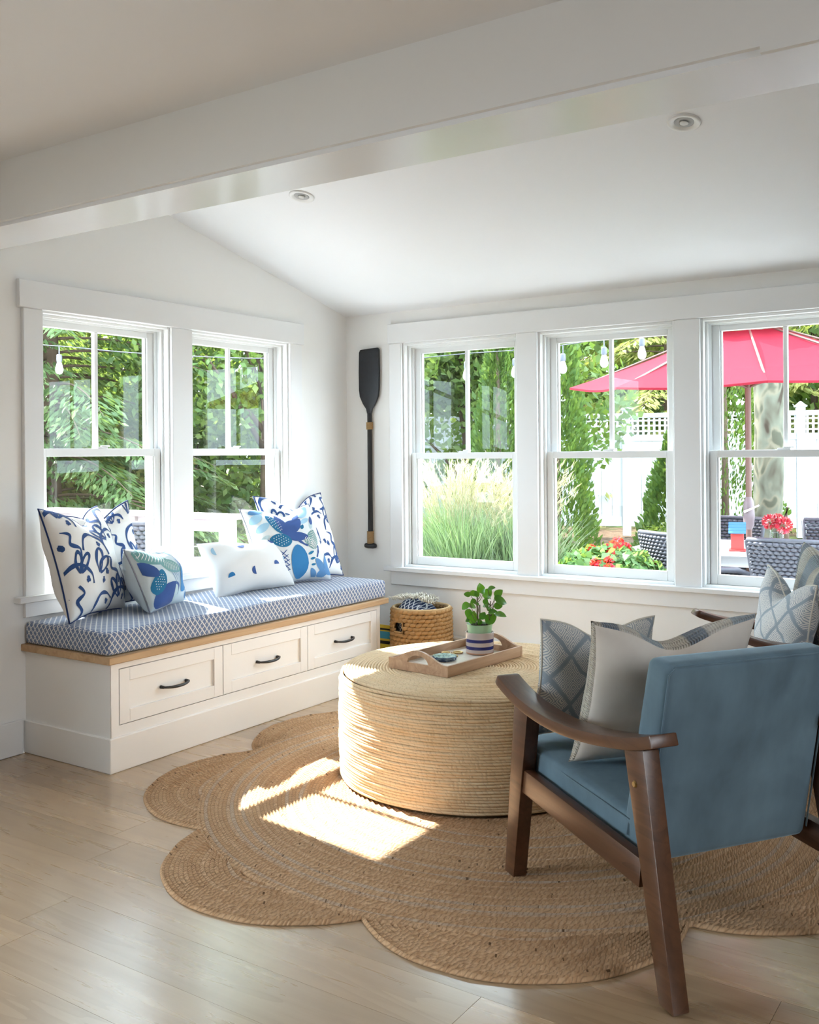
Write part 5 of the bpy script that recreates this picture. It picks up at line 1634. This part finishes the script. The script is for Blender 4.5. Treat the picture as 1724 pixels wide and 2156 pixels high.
for k in range(8):
    A, B = a0 + k * PI / 4, a0 + (k + 1) * PI / 4
    mb = MB(); N_ = 8
    for j in range(N_ + 1):
        f = .18 + .82 * j / N_
        for i in range(7):
            q = i / 6
            p0 = Vector((math.cos(A), math.sin(A), 0)) * Rc * f; p1 = Vector((math.cos(B), math.sin(B), 0)) * Rc * f
            pp = p0.lerp(p1, q)
            sag = .035 * math.sin(PI * q) * f
            z = Za + (Ze - Za) * f - .03 * math.sin(PI * f) - sag * .6
            pp *= 1 - .03 * math.sin(PI * q) * f
            mb.v.append((pp.x, pp.y, z))
    for j in range(N_):
        for i in range(6):
            b = j * 7 + i
            mb.f.append((b, b + 1, b + 8, b + 7)); mb.uv.append(None); mb.mi.append(0)
    tilt(mb)
    pn = mb.build('canopy_panel', RED, um, smooth=True)
    rim = [Vector(mb.v[N_ * 7 + i]) for i in range(7)]
    vl = MB()
    for q in rim: vl.v.append(tuple(q)); vl.v.append((q.x * 1.0, q.y * 1.0, q.z - .014))
    for i in range(6): vl.f.append((2 * i, 2 * i + 2, 2 * i + 3, 2 * i + 1)); vl.uv.append(None); vl.mi.append(0)
    vl.build('valance', RED, pn, smooth=True)
    tilt(MB().tube([(0, 0, 1.86), (Rc * .5 * math.cos(A), Rc * .5 * math.sin(A), Za - (Za - Ze) * .5 - .05)], .007, 6)).build('strut', POLE, um)
    tilt(MB().tube([(.02 * math.cos(A), .02 * math.sin(A), Za - .02), (Rc * .98 * math.cos(A), Rc * .98 * math.sin(A), Ze - .012)], .008, 6)).build('rib', POLE, um)
mb = MB()
for j, (f, dz) in enumerate(((.0, .075), (.12, .045), (.30, -.02))):
    for k in range(32):
        a_ = a0 + 2 * PI * k / 32
        r = Rc * f * (1 - .04 * abs(math.sin(4 * (a_ - a0))))
        mb.v.append((r * math.cos(a_), r * math.sin(a_), Za + dz - (.012 * (k % 2) if f > .2 else 0) - (.02 * abs(math.sin(4 * (a_ - a0))) if f > .2 else 0)))
for j in range(2):
    for k in range(32):
        k2 = (k + 1) % 32
        mb.f.append((j * 32 + k, j * 32 + k2, j * 32 + 32 + k2, j * 32 + 32 + k)); mb.uv.append(None); mb.mi.append(0)
tilt(mb).build('vent_cap', RED, um, smooth=True)
bh = thing('birdhouse', 'little red birdhouse with blue slatted roof on the garden table', 'birdhouse', (1.80, 2.00, TT), .25 + PI / 2)
RW = flat('red_wood', (0.42, 0.06, 0.055), .7, .2, var=.15); BW = flat('blue_wood', (0.06, 0.18, 0.36), .7, .2, var=.15)
MB().box(-.055, .055, -.055, .055, 0, .012).build('floor_board', RW, bh, bevel=.002, seg=1)
bd_ = MB().prism([(-.042, .012), (.042, .012), (.042, .135), (0, .185), (-.042, .135)], -.042, .042, 'y').build('body', RW, bh, bevel=.002, seg=1)
MB().tube([(0, -.0425, .10), (0, -.044, .10)], .013, 14).build('entrance', MAT['dark'], bd_)
for s_ in (-1, 1):
    for k in range(4):
        q0, q1 = k / 4, (k + 1) / 4
        def rp(q, e): return (s_ * (.0 + .062 * q), .192 - .072 * q + e)
        p = [rp(q0, .004), rp(q1 * 1.04, .010), rp(q1 * 1.04, .004), rp(q0, -.002)]
        MB().prism(p, -.056, .056, 'y').build('roof_slat', BW, bh)
va = thing('flower_vase', 'glass jar of red and white dahlias on the garden table', 'vase', (1.99, 2.28, TT))
MB().lathe([(.045, 0), (.05, .006), (.05, .10), (.042, .118), (.046, .128), (.043, .128), (.039, .118), (.046, .10), (.046, .01), (0, .008)], 28, capt=False).build('jar', MAT['glass'], va, smooth='auto')
MB().lathe([(.043, .012), (.0445, .06), (.0, .06)], 24, capt=False).build('water', MAT['glass'], va)
gs = MB()
PET = foliage_mat('dahlia_petals', [(0, (0.45, 0.01, 0.06)), (.6, (0.62, 0.02, 0.09)), (.72, (0.8, 0.72, 0.72)), (1, (0.85, 0.8, 0.8))], .25)
for x, y_, z, r in ((-.045, 0, .185, .055), (.05, -.01, .165, .062), (.0, .03, .20, .045)):
    gs.tube([(0, 0, .01), (x * .6, y_ * .6, .1), (x, y_, z)], [.003, .003, .003], 6)
    n = 260; d = rdir(n)
    quads_obj('dahlia', np.array([x, y_, z]) + d * r * .8, d + rdir(n) * .15, np.cross(d, rdir(n)), np.full(n, r * .26), np.full(n, r * .13), PET, va)
gs.build('stems', FM['arbor'], va, smooth=True)

WK = flat('dark_wicker', (0.050, 0.052, 0.066), .5, .4, var=.4, vscale=60)
def wicker_chair():
    c = thing('wicker_chair', '', 'chair')
    W0, H0, H1 = .27, .40, .86
    def bp(u, z):   # tapered, slightly reclined and curved back
        hw = W0 * (.80 + .20 * (z - H0) / (H1 - H0))
        return Vector((-.02 - .16 * (z - H0) - .05 * (1 - u * u) + .05, hw * u, z))
    mb = MB()
    NR, NC = 19, 13
    for j in range(NR):
        z = H0 + (j + .5) * (H1 - H0) / NR
        for i in range(NC):
            u0 = -1 + 2 * (i + .5 * (j % 2)) / NC; u1 = u0 + 2 / NC
            u1 = min(u1, 1.0)
            if u1 - u0 < .03: continue
            a, b = bp(u0, z), bp(u1, z)
            mid = (a + b) / 2
            mb.tube([a + Vector((.0, 0, 0)), mid + Vector((-.010, 0, 0)), b], [.0115, .0135, .0115], 6)
            mb.tube([a + Vector((.0, 0, 0)), mid + Vector((.010, 0, 0)), b], [.0115, .0135, .0115], 6)
    w = mb.build('woven_back', WK, c, smooth=True); w['kind'] = 'stuff'
    MB().tube([bp(-1, H0 - .03), bp(-1, H1), bp(-.97, H1 + .012), bp(0, H1 + .014), bp(.97, H1 + .012), bp(1, H1), bp(1, H0 - .03)], .015, 9).build('back_frame', WK, c, smooth=True)
    mb = MB().box(.0, .47, -.25, .25, .37, .41)
    for k in range(24):
        x = .005 + .02 * k
        mb.tube([(x, -.255, .413), (x, 0, .405), (x, .255, .413)], .0105, 6)
    mb.build('woven_seat', WK, c, smooth='auto')
    for s_ in (-1, 1):
        MB().tube([(.46, s_ * .245, 0), (.45, s_ * .25, .38)], [.013, .018], 8).build('leg', WK, c, smooth='auto')
        MB().tube([(-.03, s_ * .22, 0), (.01, s_ * .22, .40)], [.013, .018], 8).build('leg', WK, c, smooth='auto')
        MB().tube([tuple(bp(s_ * .98, .64)), (.10, s_ * .275, .655), (.30, s_ * .29, .64), (.43, s_ * .285, .60), (.455, s_ * .255, .40)], [.017, .019, .019, .018, .015], 9).build('arm', WK, c, smooth=True)
    return c
wc = wicker_chair()
first = True
for x, y_, rz, z, lab in ((2.30, 1.42, 1.55, -.16, 'dark wicker chair drawn up to the near side of the garden table'),
                          (1.47, 1.62, 1.05, -.165, 'dark wicker chair at the left corner of the garden table'),
                          (1.42, 3.10, -1.5, -.15, 'dark wicker chair behind the birdhouse across the table'),
                          (2.22, 3.20, -1.65, -.15, 'dark wicker chair behind the dahlias across the table'),
                          (-.72, -1.02, 1.9, .00, 'dark wicker chair on the deck outside the left window')):
    c = wc if first else copy_tree(wc)
    first = False
    c.location = (x, y_, z); c.rotation_euler = (0, 0, rz)
    tag(c, lab, 'chair', 'wicker garden chairs')

# ---- red geraniums in a planter
ge = thing('geranium_planter', 'planter of red geraniums outside the middle window', 'flower pot', (1.12, 1.42, -.16))
MB().lathe([(.20, 0), (.27, .50), (.285, .51), (.285, .55), (.26, .55), (.25, .50), (0, .50)], 30, capt=False).build('pot', flat('grey_planter', (.35, .33, .31), .8), ge, smooth='auto')
n = 1500; d = rdir(n); d[:, 2] = np.abs(d[:, 2])
P = d * np.array([.40, .32, .24]) * rng.uniform(.7, 1.03, n)[:, None] + np.array([0, 0, .54])
quads_obj('leaves', P, rdir(n), d + rdir(n) * .5, rng.uniform(.022, .04, n), rng.uniform(.02, .036, n), FM['geranium'], ge)
PETR = foliage_mat('geranium_petals', [(0, (0.55, 0.005, 0.02)), (1, (0.85, 0.02, 0.05))], .2)
gs = MB()
for dx, dz, dd, r in ((-.115, .755, .05, .04), (-.135, .685, -.18, .038), (-.11, .675, -.2, .04), (-.045, .70, -.2, .042), (.02, .77, .02, .055), (.06, .80, .05, .05), (.11, .765, .02, .045), (.0, .73, -.05, .042), (.26, .66, -.05, .04), (-.06, .66, -.27, .045), (-.30, .6, -.1, .03)):
    p_ = Rr * dx + F * (dd - .0)
    r *= .8; n = 110; d = rdir(n)
    quads_obj('flower_head', np.array([p_.x, p_.y, dz]) + d * r, d + rdir(n) * .8, d + rdir(n) * .6, np.full(n, .011), np.full(n, .010), PETR, ge)
    gs.tube([(p_.x * .4, p_.y * .4, .5), (p_.x * .9, p_.y * .9, dz - .08), (p_.x, p_.y, dz)], .004, 5)
gs.build('stems', FM['arbor'], ge, smooth=True)
st = thing('tree_stump', 'weathered upright wooden stump beside the geraniums', 'stump', (-.62, 4.9, ground_z(4.9)))
MB().tube([(0, 0, -.02), (.01, 0, .2), (.05, 0, .34)], [.085, .075, .065], 14).build('trunk', flat('weathered_wood', (.30, .22, .15), .9, .1, var=.3, vscale=20, bump=.8, bscale=40), st, smooth='auto')
MB().lathe([(.05, 0.0), (.03, .012), (0, .008)], 14, (.055, 0, .335)).build('cut_top', flat('cut_wood', (.42, .30, .2), .9), st)

# ---- deck with railing outside the left wall
DK = wood('weathered_deck', (.34, .30, .28), (.52, .48, .45), 0, 1.0, .7)
tag(box('deck', DK, (-3.15, -0.16, -7.0, 0.28, -.10, -.005)), 'weathered wooden deck outside the bench windows', 'deck', kind='structure')
RL = flat('pale_rail_paint', (.30, .265, .275), .6, .3, var=.06)
rl = thing('deck_railing', 'pale wooden deck railing with steel cables outside the bench windows', 'railing')
MB().box(-3.06, -1.00, .03, .17, .815, .85).build('cap_rail', RL, rl, bevel=.004, seg=1)
MB().box(-3.06, -2.92, -6.9, .03, .815, .85).build('cap_rail', RL, rl, bevel=.004, seg=1)
MB().box(-3.0, -1.06, .085, .12, .725, .815).build('sub_rail', RL, rl, bevel=.003, seg=1)
MB().box(-3.01, -2.97, -6.9, .08, .725, .815).build('sub_rail', RL, rl, bevel=.003, seg=1)
for x, y_ in ((-2.99, .10), (-2.05, .10), (-1.11, .10), (-2.99, -1.6), (-2.99, -3.3), (-2.99, -5.0)):
    MB().box(x - .045, x + .045, y_ - .045, y_ + .045, -.005, .815).build('post', RL, rl, bevel=.004, seg=1)
STEEL = flat('steel_cable', (.5, .5, .52), .35, .5, .8)
for k in range(6):
    z = .09 + .105 * k
    MB().tube([(-2.99, .10, z), (-1.11, .10, z)], .003, 6).build('cable', STEEL, rl)
    MB().tube([(-2.99, -5.0, z), (-2.99, .10, z)], .003, 6).build('cable', STEEL, rl)
fp = thing('red_watering_can', 'small red watering can on the deck behind the chair', 'watering can', (-1.55, -.62, -.005))
MB().lathe([(.09, .42), (.10, .43), (.10, .62), (.07, .67), (.04, .67)], 20).build('body', flat('red_enamel', (.55, .05, .04), .35), fp, smooth='auto')
MB().tube([(.09, 0, .48), (.18, 0, .58), (.24, 0, .70)], [.02, .014, .02], 8).build('spout', flat('red_enamel_spout', (.55, .05, .04), .35), fp, smooth='auto')
MB().lathe([(.12, 0), (.12, .40), (.13, .42), (0, .42)], 16, capt=False).build('stand', DK, fp)

# ---- string lights
def string_lights(label, pts, bulbs, group='outdoor string lights'):
    o = thing('string_light', label, 'string light', group=group)
    MB().tube([tuple(q) for q in catmull(pts, 6)], .0035, 6).build('cable', flat('dark_cable', (.05, .055, .07), .6), o, smooth=True)
    for x, y_, z in bulbs:
        s_ = MB().tube([(x, y_, z), (x, y_, z - .055)], .004, 6).lathe([(.012, -.055), (.017, -.06), (.018, -.095), (.015, -.105)], 14, (x, y_, z)).build('socket', flat('bulb_socket', (.10, .11, .14), .5), o, smooth='auto')
        MB().lathe([(.012, -.105), (.016, -.115), (.0245, -.145), (.026, -.158), (.021, -.175), (.011, -.184), (0, -.186)], 18, (x, y_, z), capb=False, capt=False).build('bulb', flat('frosted_bulb', (.82, .84, .86), .15), o, smooth=True)
string_lights('string of garden bulbs outside the bench windows', [(-2.4, -.90, 2.03), (-1.83, -.71, 1.98), (-1.33, -.49, 1.92), (-.54, -.2, 1.86), (-.152, -.06, 1.88)], [(-1.83, -.71, 1.98)])
string_lights('string of garden bulbs outside the row of three windows', [(-.35, .90, 1.92), (-.1, .94, 1.92), (.24, 1.04, 1.94), (.61, 1.05, 1.94), (.96, 1.05, 1.95), (1.26, 1.01, 1.97), (1.53, .95, 2.0), (2.2, .7, 2.1), (3.0, .152, 2.25)],
              [(.24, 1.04, 1.94), (.61, 1.05, 1.94), (.96, 1.05, 1.95), (1.26, 1.01, 1.97), (1.53, .95, 2.0)])

aw = thing('sun_blocker', 'unseen awning over the garden door', 'sun_blocker', (-0.16, -4.55, 2.2))  # unseen panel added to block direct sun at the left door
MB().hexa([(-2.1, -1.2, -.12), (0, -1.2, .02), (0, 1.2, .02), (-2.1, 1.2, -.12), (-2.1, -1.2, -.09), (0, -1.2, .05), (0, 1.2, .05), (-2.1, 1.2, -.09)]).build('canopy', flat('grey_blocker', (.35, .36, .38), .8), aw)
for s_ in (-1, 1):
    MB().tube([(-2.05, s_ * 1.1, -.1), (0, s_ * 1.1, -.9)], .02, 8).build('strut', MAT['white_metal'], aw)
